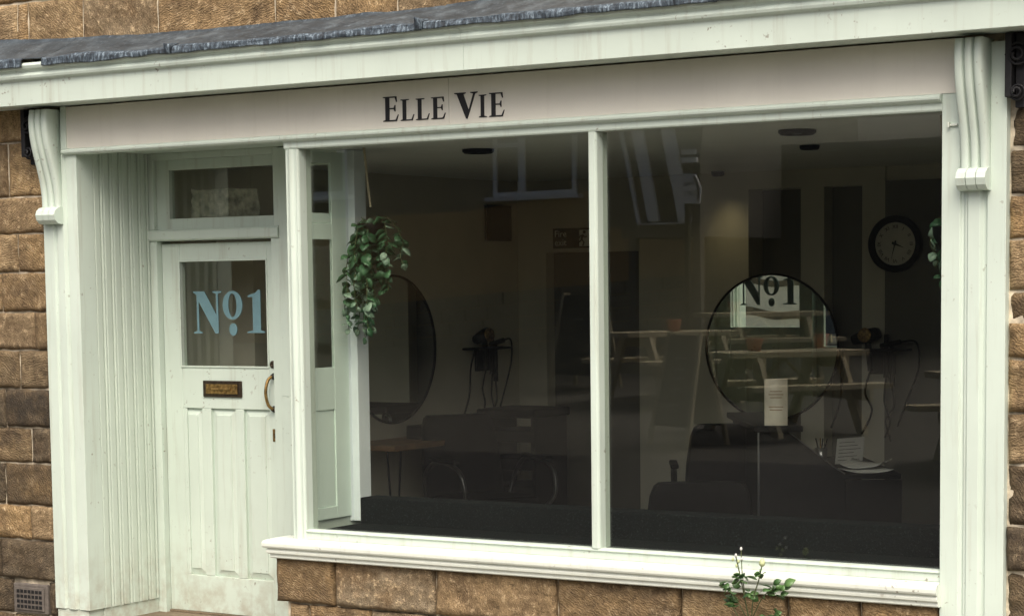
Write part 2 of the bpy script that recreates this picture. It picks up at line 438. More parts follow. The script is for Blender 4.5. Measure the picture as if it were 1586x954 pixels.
# right-hand strip
rz_ = [-.2, .05, .30, .584, .764, 1.008, 1.212, 1.429, 1.568, 1.694, 1.896, 2.067, 2.247, 2.496, 2.72, 2.9]
sootR = [.9, .9, .9, .85, .85, .35, .1, .3, .6, .1, .1, .85, .9, .9, .9]
for k in range(15):
    sd_ += 1; e = 3.40 + (k % 3) * .09
    stone(3.036, e, rz_[k] + J, rz_[k + 1] - J, .03 + random.uniform(-.012, .01), sd_ * 3.1, sootR[k], rough=.017, ridged=True)
    sd_ += 1; stone(e + 2 * J, 4.2, rz_[k] + J, rz_[k + 1] - J, .03, sd_ * 3.1, sootR[k], rough=.015)
# stall riser under the window
jr = [-.672, -.309, .279, .948, 1.582, 2.092, 2.42, 2.762]
for i, (a, b) in enumerate(zip(jr[:-1], jr[1:])):
    sd_ += 1; stone(a + .008, b - .008, .212 if i < 5 else .30, .437 - (.0 if i < 2 else .008), -.010 + random.uniform(-.006, .004), sd_ * 3.1, (.45, .0, .2, .5, .5, .1, .3)[i], rough=.012, ridged=i in (1, 2, 3, 5))
for i, (a, b) in enumerate(zip([2.092, 2.25, 2.42, 2.58], [2.25, 2.42, 2.58, 2.762])):
    sd_ += 1; stone(a + .006, b - .006, .205 + .02 * (i % 2), .296, -.006, sd_ * 3.1, .3, rough=.014)
jr2 = [-.60, -.478, -.10, .42, .80, 1.3, 1.75, 2.2, 2.762]
for i, (a, b) in enumerate(zip(jr2[:-1], jr2[1:])):
    sd_ += 1; stone(a + .008, b - .008, .03, .20, -.002, sd_ * 3.1, .45, rough=.014, ridged=True)
    sd_ += 1; stone(a + .008, b - .008, -.16, .02, -.002, sd_ * 3.1, .6, rough=.012)
# air vent
MB().box(-2.508, -2.253, .02, .075, .018, .178).obj('air_vent_surround', 'vent', house, bev=.006)
av = sub(MB().box(-2.488, -2.275, .012, .019, .036, .160).obj('air_vent', 'vent', house, bev=.002))
for r_ in range(4):
    for c_ in range(7):
        x = -2.474 + c_ * .0275; z = .047 + r_ * .0275
        MB().box(x, x + .020, .0095, .0118, z, z + .017).obj('vent_hole', 'void', av)
# lead flashing on top of the cornice
def lead_pt(x, s):
    prof = [(.016, 3.012), (.004, 2.998), (-.06, 2.972), (-.15, 2.936), (-.235, 2.906), (-.248, 2.898), (-.25, 2.888), (-.249, 2.872)]
    k = s * (len(prof) - 1); i = min(int(k), len(prof) - 2); t = k - i
    y = prof[i][0] * (1 - t) + prof[i + 1][0] * t; z = prof[i][1] * (1 - t) + prof[i + 1][1] * t
    wob = noise.fractal(Vector((x * 2.3, s * 2.0, 4)), 1, 2, 4)
    z += wob * .010 * (1 - .4 * s) + noise.fractal(Vector((x * 5, s * 4, 9)), 1, 2, 2) * .004 + (.035 * max(0, -x - 1.2) * (1 - s)); y -= noise.noise(Vector((x * 9, s * 3, 1))) * .006
    if s > .8: z += noise.fractal(Vector((x * 10, 0, 8)), 1, 2, 2) * .004 * (s - .8) * 5; y -= abs(noise.noise(Vector((x * 14, 3, 2)))) * .009 * (s - .8) * 5
    return (x, y, z)
def lead_sheet(x0, x1, smin=0.0, smax=.58, lift=0.):
    nx = max(6, int((x1 - x0) / .012)); ns = 18; rings = []
    for i in range(nx + 1):
        x = x0 + (x1 - x0) * i / nx
        top = [lead_pt(x, smin + (smax - smin) * s / ns) for s in range(ns + 1)]
        top = [(a, b - lift, c + lift) for a, b, c in top]
        rings.append(top + [(a, b + .0035, c - .003) for a, b, c in reversed(top)])
    return MB().sweep(rings)
for a, b, lf in ((-3.2, -1.919, 0.), (-1.915, .43, 0.), (.39, 1.9, .004), (1.86, 4.0, .008)):
    lead_sheet(a, b, 0, .58, lf).obj('lead_flashing', 'lead', house)
for a, b, lf in ((-3.2, -2.045, .002), (-1.905, .43, .002), (.39, 1.9, .006), (1.86, 4.0, .010)):
    lead_sheet(a, b, .575, 1.0, lf).obj('lead_lip', 'lead_lip', house)
def lead_clip(x, h):
    p = [lead_pt(x, s / 12) for s in range(6, 13)]
    rings = []
    for i, (a, b, c) in enumerate(p):
        hh = h * math.sin(math.pi * (i + .5) / len(p))
        rings.append([(x - .022, b - .004, c + .002), (x - .014, b - .006 - hh * .5, c + hh), (x + .012, b - .006 - hh * .5, c + hh * .8), (x + .026, b - .004, c + .002)])
    MB().sweep(rings, True).obj('lead_clip', 'lead_lip', house)
lead_clip(.42, .034); lead_clip(-1.06, .026)

# ================================================================== SHOPFRONT JOINERY
shop = thing('shopfront', 'pale mint painted timber shopfront with recessed door and large window', 'shopfront', (.4, .1, 0))
def part(mb, name, mat='mint', parent=None, bev=.0025): return mb.obj(name, mat, parent or shop, bev)
# pilasters (moulded section run up the height)
def pilaster(x0, x1, z0, z1):
    wd = x1 - x0; a = .285 * wd; b = .42 * wd; c = .60 * wd; d = .72 * wd
    sec = [(0, .12), (0, 0), (a, 0), (a + .006, .009), (a + .014, .012), (a + .022, .004), (b - .006, .004), (b, -.004), (c, -.004), (c + .005, .004),
           (c + .012, .013), (d - .008, .013), (d - .002, .0), (wd, 0), (wd, .12)]
    return MB().prism(sec, lambda u, v: (x0 + u, v, z0), lambda u, v: (x0 + u, v, z1))
part(pilaster(-2.175, -1.93, .068, 2.66), 'pilaster', bev=.0015)
part(pilaster(2.83 - .065, 3.03, -.02, 2.66), 'pilaster', bev=.0015)
part(MB().box(-2.168, -1.945, .008, .12, -.03, .064), 'pilaster_base')
# corbels: S-scroll brackets with reeded faces
def corbel(x0, x1, nm='corbel'):
    prof = [(-.100, 2.672), (-.108, 2.62), (-.106, 2.56), (-.094, 2.49), (-.074, 2.42), (-.053, 2.35), (-.038, 2.29), (-.030, 2.23), (-.028, 2.175)]
    P = spline([(0, a, b) for a, b in prof], 5); wd = x1 - x0; nu = 42; rings = []
    for p in P:
        ring = []
        for i in range(nu + 1):
            u = i / nu; g = 0
            for gc in (.34, .67): g = max(g, math.exp(-((u - gc) / .034) ** 2))
            ed = max(0, 1 - min(u, 1 - u) / .06)
            sw = .010 * math.sin(math.pi * min(1, max(0, (u * 3) % 1)))
            ring.append((x0 + wd * u, p.y + g * .020 + ed * ed * .008 - sw * .6 + .004, p.z))
        ring += [(x1, .02, p.z), (x0, .02, p.z)]
        rings.append(ring)
    cb = sub(part(MB().sweep(rings), nm, bev=0))
    # the small scroll at its foot: three reeds wrapped round a roll
    for k in range(3):
        a = x0 - .004 + (wd + .008) * k / 3 + .0015; b = x0 - .004 + (wd + .008) * (k + 1) / 3 - .0015
        poly = [(-.012, 2.178), (-.042, 2.172), (-.062, 2.156), (-.070, 2.135), (-.062, 2.108), (-.044, 2.092), (-.018, 2.087), (.01, 2.089), (.01, 2.178)]
        MB().prism(poly, lambda u, v: (a, u, v), lambda u, v: (b, u, v)).obj('scroll_foot', 'mint', cb, .004)
    return cb
corbel(-2.160, -2.030); corbel(2.850, 2.966)
part(MB().box(-2.02, -1.985, -.012, .03, 2.47, 2.69), 'corbel_block'); 
# cornice
cor = [(.02, 2.692), (-.200, 2.688), (-.200, 2.806), (-.206, 2.812), (-.214, 2.814), (-.222, 2.820), (-.226, 2.832), (-.222, 2.842), (-.216, 2.848), (-.222, 2.858), (-.236, 2.866), (-.242, 2.880), (-.236, 2.893), (.02, 2.95)]
def cornice_end(x, t): return lambda u, v: (x, u, v)
part(MB().prism(cor, lambda u, v: (-3.2, u, v), lambda u, v: (.62, u, v)), 'cornice', bev=.002)
part(MB().prism(cor, lambda u, v: (.6215, u, v), lambda u, v: (3.9, u, v)), 'cornice', bev=.002)
# head rail under the sign: bead + flat
part(MB().prism([(.055, 2.472), (.055, 2.405), (.004, 2.405), (.0, 2.412), (.0, 2.438), (-.016, 2.442), (-.026, 2.450), (-.027, 2.459), (-.020, 2.467), (-.004, 2.472)],
                lambda u, v: (-.563, u, v), lambda u, v: (2.764, u, v)), 'window_head', bev=.001)
part(MB().prism([(.03, 2.472), (.03, 2.44), (-.016, 2.442), (-.026, 2.450), (-.027, 2.459), (-.020, 2.467), (-.004, 2.472)],
                lambda u, v: (-2.01, u, v), lambda u, v: (-.566, u, v)), 'recess_head', bev=.001)
part(MB().box(-1.93, -.566, .032, .60, 2.4655, 2.50), 'recess_ceiling', bev=0)
# corner post, mullion, jamb
def roundpost(x0, x1, y0, y1, z0, z1):
    wd = x1 - x0; sec = [(0, y1), (0, y0 + .02), (.008, y0 + .006), (.016, y0 + .008), (.022, y0 + .001)]
    for i in range(9):
        t = i / 8; sec.append((.028 + (wd - .062) * t, y0 - .006 * math.sin(math.pi * t)))
    sec += [(wd - .028, y0 + .004), (wd - .018, y0 + .005), (wd - .012, y0 + .001), (wd - .004, y0 + .004), (wd, y0 + .012), (wd, y1)]
    return MB().prism(sec, lambda u, v: (x0 + u, v, z0), lambda u, v: (x0 + u, v, z1), False)
part(roundpost(-.565, -.478, 0, .10, .52, 2.404), 'corner_post', bev=.001)
part(MB().prism([(1.134, .10), (1.134, .006), (1.138, .002), (1.166, .002), (1.171, .008), (1.174, .014), (1.174, .10)], lambda u, v: (u, v, .572), lambda u, v: (u, v, 2.404)), 'mullion', bev=.001)
part(MB().box(2.772, 2.80, .058, .116, .572, 2.404), 'window_jamb')
part(MB().prism([(.10, .525), (.10, .566), (.045, .573), (.02, .5725), (.006, .568), (.004, .562), (.012, .558), (.010, .525)], lambda u, v: (-.477, u, v), lambda u, v: (2.764, u, v)), 'bottom_rail', bev=.001)
# sill: nosing over a two-step bed mould, returned at the left end
sil = [(.11, .524), (.004, .524), (-.085, .517), (-.099, .511), (-.104, .501), (-.104, .488), (-.098, .480), (-.088, .478), (-.078, .4785), (-.078, .470), (-.084, .463), (-.082, .453), (-.070, .449), (-.062, .447), (-.062, .440), (-.064, .432), (-.056, .427), (-.03, .427), (.11, .427)]
def silend(u, v):
    o = max(0, -.036 - u) if u < 0 else 0
    return (-.668 - o * 1.3, u, v)
sil = [(u * .62 if u < 0 else u, v) for u, v in sil]
part(MB().prism(sil, silend, lambda u, v: (2.775 if u < 0 else 2.764, u, v)), 'sill', 'sill', bev=.001)
part(MB().box(-.565, -.478, -.002, .11, .5245, .5195 + .0), 'post_foot') if False else None
part(MB().box(2.800, 2.832, -.010, -.001, 2.344, 2.352).box(2.794, 2.800, -.018, -.001, 2.338, 2.358), 'cable_clip', 'sill', bev=.001)
# glass
part(MB().box(-.476, 1.133, .060, .066, .567, 2.41), 'window_pane', 'glass', bev=0)
part(MB().box(1.175, 2.771, .060, .066, .567, 2.41), 'window_pane', 'glass', bev=0)
# window return (side light into the door recess)
XR0, XR1 = -.522, -.505
part(MB().box(XR0, XR1, .1005, .116, .60, 2.404), 'return_stile', 'mint_inside')
part(MB().box(XR0, XR1, .292, .41, .60, 2.404), 'return_stile', 'mint_inside')
for a, b in ((2.347, 2.404), (2.055, 2.105), (1.976, 2.0545), (1.14, 1.35), (.60, .66)):
    part(MB().box(XR0, XR1 - (.004 if a == 2.055 else 0), .1165, .2915, a, b), 'return_rail', 'mint_inside')
part(MB().box(XR0 + .004, XR1 - .006, .1165, .2915, .661, 1.139), 'return_panel', 'mint_inside')
part(MB().box(-.5105, -.5065, .1165, .2915, 2.1055, 2.3465), 'return_pane', 'glass', bev=0)
part(MB().box(-.5105, -.5065, .1165, .2915, 1.3505, 1.9755), 'return_pane', 'glass', bev=0)
part(MB().box(-.56, -.505, .4105, .52, .573, 2.418), 'return_post', 'cool_post')
part(MB().box(-.505, -.462, .425, .52, .573, 2.418), 'return_post', 'cool_post')
# screen between the door jamb and the return
part(MB().box(-1.038, -.561, .54, .58, .0, 1.18), 'side_screen')
part(MB().box(-1.038, -.98, .54, .58, 1.181, 2.46), 'side_screen'); part(MB().box(-.62, -.561, .54, .58, 1.181, 2.46), 'side_screen')
part(MB().box(-.979, -.621, .54, .58, 2.36, 2.46), 'side_screen')
part(MB().box(-.979, -.621, .557, .563, 1.181, 2.359), 'side_screen_pane', 'glass', bev=0)
part(MB().box(-.556, -.516, .1005, .53, -.02, .60), 'side_screen')
# matchboarded side of the recess, each board on its own
ed = [.121, .152] + [.152 + .0567 * i for i in range(1, 8)]
ed = [.0] + [.0485 + .0722 * i for i in range(0, 7)] + [.545]
ed[0] = .1205
for a, b in zip(ed[:-1], ed[1:]):
    if b <= .125: continue
    a = max(a, .1205)
    bw = b - a
    sec = [(-.03, a + .0005), (-.010, a + .0005), (-.002, a + .005), (0, a + .009), (0, b - .030), (-.012, b - .025), (-.012, b - .019), (.0, b - .015), (.002, b - .010), (-.001, b - .005), (-.012, b - .0005), (-.03, b - .0005)]
    part(MB().prism(sec, lambda u, v: (-1.930 + u, v, .068), lambda u, v: (-1.930 + u, v, 2.465)), 'matchboard', 'mint_board', bev=0)
part(MB().box(-1.975, -1.938, .1205, .545, -.03, .0665), 'recess_plinth')
# door case
DY = .585
part(MB().box(-1.968, -1.886, .546, .66, -.02, 2.0), 'door_jamb'); part(MB().box(-1.098, -1.040, .546, .66, -.02, 2.0), 'door_jamb')
part(MB().prism([(.538, 2.0005), (.530, 2.01), (.530, 2.05), (.538, 2.06), (.66, 2.06), (.66, 2.0005)], lambda u, v: (-1.968, u, v), lambda u, v: (-1.040, u, v)), 'transom_bar')
part(MB().box(-1.968, -1.90, .546, .66, 2.0605, 2.465), 'door_jamb'); part(MB().box(-1.075, -1.040, .546, .66, 2.0605, 2.465), 'door_jamb')
part(MB().box(-1.8995, -1.0755, .546, .66, 2.43, 2.465), 'door_head')
tw = sub(part(MB().box(-1.8995, -1.81, .572, .62, 2.0605, 2.4295).box(-1.097, -1.0755, .572, .62, 2.0605, 2.4295).box(-1.8099, -1.0971, .572, .62, 2.0605, 2.118).box(-1.8099, -1.0971, .572, .62, 2.376, 2.4295), 'transom_window'))
MB().box(-1.8095, -1.0975, .598, .603, 2.1185, 2.3755).obj('pane', 'glass', tw)
# door leaf
door = sub(part(MB().box(-1.8835, -1.760, DY, DY + .045, .004, 1.985).box(-1.162, -1.1005, DY, DY + .045, .004, 1.985)
     .box(-1.7599, -1.1621, DY, DY + .045, 1.890, 1.985).box(-1.7599, -1.1621, DY, DY + .045, 1.106, 1.333).box(-1.7599, -1.1621, DY, DY + .045, .004, .203)
     .box(-1.628, -1.566, DY, DY + .045, .2031, 1.1059).box(-1.398, -1.340, DY, DY + .045, .2031, 1.1059)
     .box(-1.7599, -1.735, DY + .0, DY + .045, .2031, 1.1059), 'door', bev=.003))
def field(x0, x1, z0, z1):
    y0 = DY + .016; yf = DY + .004; a = .006; b = .034
    vs = [(x0, y0 + .002, z0), (x1, y0 + .002, z0), (x1, y0 + .002, z1), (x0, y0 + .002, z1), (x0 + a, y0, z0 + a), (x1 - a, y0, z0 + a), (x1 - a, y0, z1 - a), (x0 + a, y0, z1 - a),
          (x0 + b, yf + .004, z0 + b), (x1 - b, yf + .004, z0 + b), (x1 - b, yf + .004, z1 - b), (x0 + b, yf + .004, z1 - b),
          (x0 + b + .002, yf, z0 + b + .002), (x1 - b - .002, yf, z0 + b + .002), (x1 - b - .002, yf, z1 - b - .002), (x0 + b + .002, yf, z1 - b - .002),
          (x0, y0 + .03, z0), (x1, y0 + .03, z0), (x1, y0 + .03, z1), (x0, y0 + .03, z1)]
    fs = [(12, 13, 14, 15), (16, 19, 18, 17)]
    for k in (0, 4, 8):
        fs += [(k + i, k + (i + 1) % 4, k + 4 + (i + 1) % 4, k + 4 + i) for i in range(4)]
    fs += [(16 + i, 16 + (i + 1) % 4, (i + 1) % 4, i) for i in range(4)]
    return MB().add(vs, fs)
for a, b in ((-1.7348, -1.6282), (-1.5658, -1.3982), (-1.3398, -1.1622)):
    field(a - (.03 if a < -1.7 else 0), b, .2033, 1.1057).obj('panel', 'mint', door)
MB().box(-1.766, -1.157, DY - .006, DY, 1.888, 1.898).box(-1.766, -1.757, DY - .006, DY, 1.334, 1.8879).box(-1.165, -1.157, DY - .006, DY, 1.334, 1.8879).box(-1.766, -1.157, DY - .006, DY, 1.325, 1.3339).obj('glazing_bead', 'mint', door, .002)
MB().box(-1.7595, -1.1625, DY + .02, DY + .025, 1.3335, 1.8895).obj('pane', 'glass', door)
# "No 1" in pale blue vinyl on the door glass
def glyph(poly, x, z, h, y, name, mat, parent, wsc=1.0, th=.003):
    return MB().prism(poly, lambda u, v: (x + u * h * wsc, y, z + v * h), lambda u, v: (x + u * h * wsc, y + th, z + v * h)).obj(name, mat, parent)
GN = [(0, 0), (.26, 0), (.26, .03), (.16, .06), (.16, .76), (.64, 0), (.74, 0), (.74, .94), (.84, .97), (.84, 1), (.58, 1), (.58, .97), (.68, .94), (.68, .44), (.33, 1), (0, 1), (0, .97), (.1, .92), (.1, .06), (0, .03)]
G1 = [(.02, 0), (.60, 0), (.60, .03), (.47, .06), (.47, 1), (.40, 1), (.30, .93), (.05, .87), (.05, .83), (.21, .83), (.21, .06), (.02, .03)]
GY = DY + .0165
def ring_glyph(cx, cz_, rx, rz, ix, iz, name, mat, parent, y, th=.003, n=28):
    a = [(cx + rx * math.cos(2 * math.pi * k / n), cz_ + rz * math.sin(2 * math.pi * k / n)) for k in range(n)]
    if ix == 0:
        return MB().prism(a, lambda u, v: (u, y, v), lambda u, v: (u, y + th, v)).obj(name, mat, parent)
    b = [(cx + ix * math.cos(2 * math.pi * k / n), cz_ + iz * math.sin(2 * math.pi * k / n)) for k in range(n)]
    rings = []
    for k in range(n + 1):
        k %= n; rings.append([(a[k][0], y, a[k][1]), (b[k][0], y, b[k][1]), (b[k][0], y + th, b[k][1]), (a[k][0], y + th, a[k][1])])
    return MB().sweep(rings, True, False, False).obj(name, mat, parent)
glyph(GN, -1.684, 1.506, .224, GY, 'letter', 'vinyl', door, 1.04)
ring_glyph(-1.413, 1.655, .068, .076, .028, .062, 'letter', 'vinyl', door, GY)
ring_glyph(-1.411, 1.527, .027, .033, 0, 0, 'letter', 'vinyl', door, GY)
glyph(G1, -1.318, 1.509, .226, GY, 'letter', 'vinyl', door, .9)
# ironmongery
lb = sub(MB().box(-1.610, -1.343, DY - .010, DY, 1.168, 1.256).obj('letterbox', 'bronze', door, .004))
MB().box(-1.585, -1.368, DY - .0165, DY - .0105, 1.186, 1.238).obj('letterbox_flap', 'brass', door, .004)
MB().tube([(-1.540, DY - .02, 1.212), (-1.410, DY - .02, 1.212)], .006).obj('letterbox_bar', 'brass', door)
ha = sub(MB().tube(spline([(-1.127, DY - .012, 1.285), (-1.138, DY - .04, 1.262), (-1.142, DY - .055, 1.20), (-1.138, DY - .04, 1.135), (-1.124, DY - .012, 1.110)], 6), .0085, 10).obj('handle', 'brass', door))
for z in (1.283, 1.112):
    MB().lathe([(.018, 0), (.018, .004), (.011, .012), (.010, .022), (.0, .024)], (-1.128, DY, z), (0, -1, 0), 14).obj('handle_rose', 'iron', door)
MB().lathe([(.020, 0), (.020, .006), (.014, .010), (.006, .010), (.006, .006), (0, .006)], (-1.131, DY, 1.345), (0, -1, 0), 20).obj('lock', 'bronze', door)
MB().box(-1.143, -1.111, DY - .004, DY, .942, 1.008).obj('key_plate', 'brass', door, .002)
MB().box(-1.130, -1.124, DY - .0055, DY - .0042, .958, .985).obj('keyhole', 'void', door)
MB().box(-1.886, -1.10, DY - .012, .64, -.0075, .0035).obj('threshold', 'step_stone', shop, .002)

# iron scroll brackets left and right of the joinery, below the cornice
def iron_bracket(x, label, flip=1):
    o = thing('iron_bracket', label, 'bracket', (x, .03, 2.50), group='wrought iron cornice brackets')
    MB().box(x - .018, x + .018, -.012, .018, 2.40, 2.685).obj('back_bar', 'iron', o, .003)
    MB().box(x - .05, x - .022, -.045, .016, 2.44, 2.686).obj('side_bar', 'iron', o, .004)
    for z0, r, s in ((2.60, .05, 1), (2.46, .034, -1)):
        pts = []
        for k in range(30):
            t = k / 29; a = t * 4.2 * math.pi; rr = r * (1 - .75 * t)
            pts.append((x + .0 + rr * math.cos(a) * flip, -.03 - .03 * t, z0 + s * rr * math.sin(a)))
        MB().tube(pts, .006, 6).obj('scroll', 'iron', o)
    return o
iron_bracket(-2.225, 'black wrought iron bracket under the cornice beside the left corbel')
iron_bracket(3.085, 'black scrolled iron bracket beside the right pilaster', -1)

# ================================================================== SHOP SIGN
sg = thing('shop_sign', 'long pinkish beige shop sign with black serif lettering', 'sign', (.4, 0, 2.47))
SY = -.004
MB().box(-2.012, .4045, SY, .02, 2.4725, 2.6835).obj('sign_board', 'sign', sg)
MB().box(.4060, 2.835, SY, .02, 2.4725, 2.6835).obj('sign_board', 'sign', sg)
GE = [(0, 0), (.6, 0), (.68, .26), (.65, .26), (.55, .05), (.275, .05), (.275, .49), (.47, .49), (.51, .39), (.54, .39), (.54, .65), (.51, .65), (.47, .54), (.275, .54), (.275, .95), (.52, .95), (.58, .77), (.61, .77), (.59, 1), (0, 1), (0, .965), (.1, .94), (.1, .06), (0, .035)]
GL = [(0, 0), (.6, 0), (.68, .28), (.65, .28), (.55, .05), (.275, .05), (.275, .94), (.42, .965), (.42, 1), (0, 1), (0, .965), (.1, .94), (.1, .06), (0, .035)]
GI = [(0, 0), (.42, 0), (.42, .035), (.28, .06), (.28, .94), (.38, .965), (.42, 1), (0, 1), (0, .965), (.1, .94), (.1, .06), (0, .035)]
GV = [(.47, -.02), (.53, -.02), (.86, .93), (.96, .965), (.96, 1), (.66, 1), (.66, .965), (.78, .93), (.58, .30), (.36, .93), (.46, .965), (.46, 1), (-.02, 1), (-.02, .965), (.09, .93)]
for g, x0, x1, z, h in ((GE, .037, .125, 2.504, .113), (GL, .137, .213, 2.503, .097), (GL, .223, .299, 2.502, .097), (GE, .309, .388, 2.501, .099),
                        (GV, .440, .566, 2.497, .115), (GI, .571, .612, 2.496, .100), (GE, .626, .708, 2.495, .106)):
    gw = max(p[0] for p in g) - min(p[0] for p in g)
    glyph(g, x0, z, h, SY - .004, 'letter', 'letter_black', sg, (x1 - x0) / (gw * h), .0038)

# ================================================================== INTERIOR SHELL
LWX, BWY, CZ = -1.72, 3.90, 2.42
struct(MB().box(-2.1, 3.2, .665, 4.6, -.06, 0.0).obj('shop_floor', 'floor_in'))
struct(MB().box(-2.1, 3.2, .665, 4.6, CZ, CZ + .08).box(-.562, 2.99, .116, .664, CZ, CZ + .05).obj('shop_ceiling', 'ceiling'))
struct(MB().box(-2.1, LWX, 1.15, 4.6, .001, CZ - .001).obj('shop_wall_left', 'wall_grey'))
struct(MB().box(-2.1, -1.98, .665, 1.149, .001, CZ - .001).obj('shop_wall_left', 'wall_grey'))
struct(MB().box(2.99, 3.2, .665, 4.6, .001, CZ - .001).obj('shop_wall_right', 'wall_grey'))
struct(MB().box(-1.039, -.561, .59, .66, 2.0, CZ - .001).obj('shop_wall_front', 'wall_grey')) if False else None
# back wall with alcoves
bw = struct(MB().box(LWX, -1.50, BWY, 4.25, .001, CZ - .001).box(-1.4999, -.80, BWY, 4.25, 1.95, CZ - .001).box(-.7999, -.02, BWY, 4.25, .001, CZ - .001).box(-.0199, .335, BWY, 4.25, 2.31, CZ - .001)
            .box(.3351, .49, BWY, 4.25, .001, CZ - .001).box(.4901, .738, BWY, 4.25, 2.31, CZ - .001).box(.7381, .885, BWY, 4.25, .001, CZ - .001).box(.8851, 2.989, BWY + .02, 4.25, .001, CZ - .001).obj('shop_wall_back', 'wall_grey'))
MB().box(-.0198, .3348, 4.10, 4.20, .001, 2.309).obj('alcove_panel', 'panel_grey', bw)
MB().box(.4902, .7378, 4.02, 4.12, .001, 2.309).obj('door_panel', 'panel_grey', bw)
MB().box(.8852, 2.98, BWY, BWY + .0195, .001, 2.33).obj('wall_panel', 'panel_grey', bw)
MB().box(-1.4995, -.8005, 4.00, 4.05, .001, 1.949).obj('fire_door', 'panel_grey', bw)
struct(MB().box(-2.1, 3.2, 4.601, 4.7, -.06, CZ + .08).obj('shop_wall_end', 'wall_grey'))
# window bed, dark carpet
struct(MB().box(-.46, 2.735, .105, .42, .50, .564).box(-.46, 2.735, .4205, .56, .50, .692).obj('window_bed', 'carpet', bev=.006))
struct(MB().box(-.53, 2.98, .13, .559, .0, .499).obj('window_bed_front', 'panel_grey'))

# ceiling downlights
def downlight(x, y, r, label):
    o = thing('ceiling_light', label, 'light', (x, y, CZ - .03), group='recessed ceiling lights')
    MB().lathe([(r, 0), (r, -.012), (r * .86, -.022), (r * .62, -.020), (r * .55, -.006), (.0, -.004)], (x, y, CZ - .001), (0, 0, 1), 28).obj('bezel', 'black_plastic', o)
    MB().lathe([(r * .5, -.008), (r * .4, -.016), (0, -.018)], (x, y, CZ - .001), (0, 0, 1), 20).obj('lens', 'chrome', o)
downlight(1.786, .75, .085, 'large dark ceiling light nearest the right-hand window pane')
downlight(-.004, .85, .080, 'dark ceiling light seen above the left-hand window pane')
downlight(1.362, 1.80, .050, 'small dark ceiling light deeper inside the shop')
lt = thing('spot_lamp', 'small lit ceiling spotlight above the warm patch of back wall', 'light', (-.14, 3.72, CZ - .05))
MB().lathe([(.04, 0), (.04, -.02), (.03, -.03), (.0, -.028)], (-.14, 3.72, CZ - .001), (0, 0, 1), 20).obj('bezel', 'black_plastic', lt)
ld = bpy.data.lights.new('spot_light', 'SPOT'); ld.energy = 1.3; ld.color = (1, .80, .45); ld.spot_size = R_(80); ld.spot_blend = 1.0; ld.shadow_soft_size = .08
lo = bpy.data.objects.new('spot_light', ld); COL.objects.link(lo); lo.parent = lt; lo.location = (0, 0, -.0); lo.rotation_euler = (R_(14), 0, 0)

# ================================================================== INTERIOR THINGS
def round_mirror(c, nrm, r, label):
    o = thing('round_mirror', label, 'mirror', c, group='round wall mirrors')
    n = Vector(nrm)
    MB().lathe([(r - .006, .004), (r - .006, .014), (r, .016), (r + .006, .014), (r + .007, .004), (r + .003, .0), (r - .006, .004)], c, nrm, 72, cap=False).obj('frame', 'black_plastic', o)
    MB().lathe([(r - .004, .002), (r - .004, .008), (0, .008)], c, nrm, 72, False).obj('mirror_glass', 'mirror', o)
round_mirror((.138, BWY - .001, 1.338), (0.004, -1, -.008), .448, 'round black-framed mirror reflecting the door lettering on the back wall')
round_mirror((LWX + .001, 2.46, 1.36), (1, 0, 0), .448, 'round black-framed mirror above the wooden desk on the left wall')

# hanging plants in the window
def leaf_mesh(name, mat, kind='round'):
    vs = [(0, 0, 0)]; fs = []
    n = 10
    for k in range(n):
        a = 2 * math.pi * k / n; rr = .5 * (1 + (.18 if k == 0 else 0)) * (1 - .10 * math.sin(2 * a) ** 2)
        vs.append((.5 + rr * math.cos(a), rr * .88 * math.sin(a), -.10 * math.cos(a) ** 2 + .05))
    vs[0] = (.5, 0, -.02)
    for k in range(n): fs.append((0, 1 + k, 1 + (k + 1) % n))
    vs2 = [(x, y, z - .012) for x, y, z in vs]; o = len(vs)
    fs += [(o, o + 1 + (k + 1) % n, o + 1 + k) for k in range(n)] + [(1 + k, o + 1 + k, o + 1 + (k + 1) % n, 1 + (k + 1) % n) for k in range(n)]
    me = bpy.data.meshes.new(name); me.from_pydata(vs + vs2, [], fs); me.materials.append(M[mat])
    for p in me.polygons: p.use_smooth = True
    return me
LEAF = leaf_mesh('leaf', 'leaf'); LEAFP = leaf_mesh('leaf', 'leaf_pale'); WLEAF = leaf_mesh('leaf', 'weed_leaf')
def add_leaf(me, parent, pos, size, rot, w0):
    o = bpy.data.objects.new('leaf', me); COL.objects.link(o); o.parent = parent
    o.location = Vector(pos) - w0; o.rotation_euler = rot; o.scale = (size, size * random.uniform(.8, 1.05), size); return o
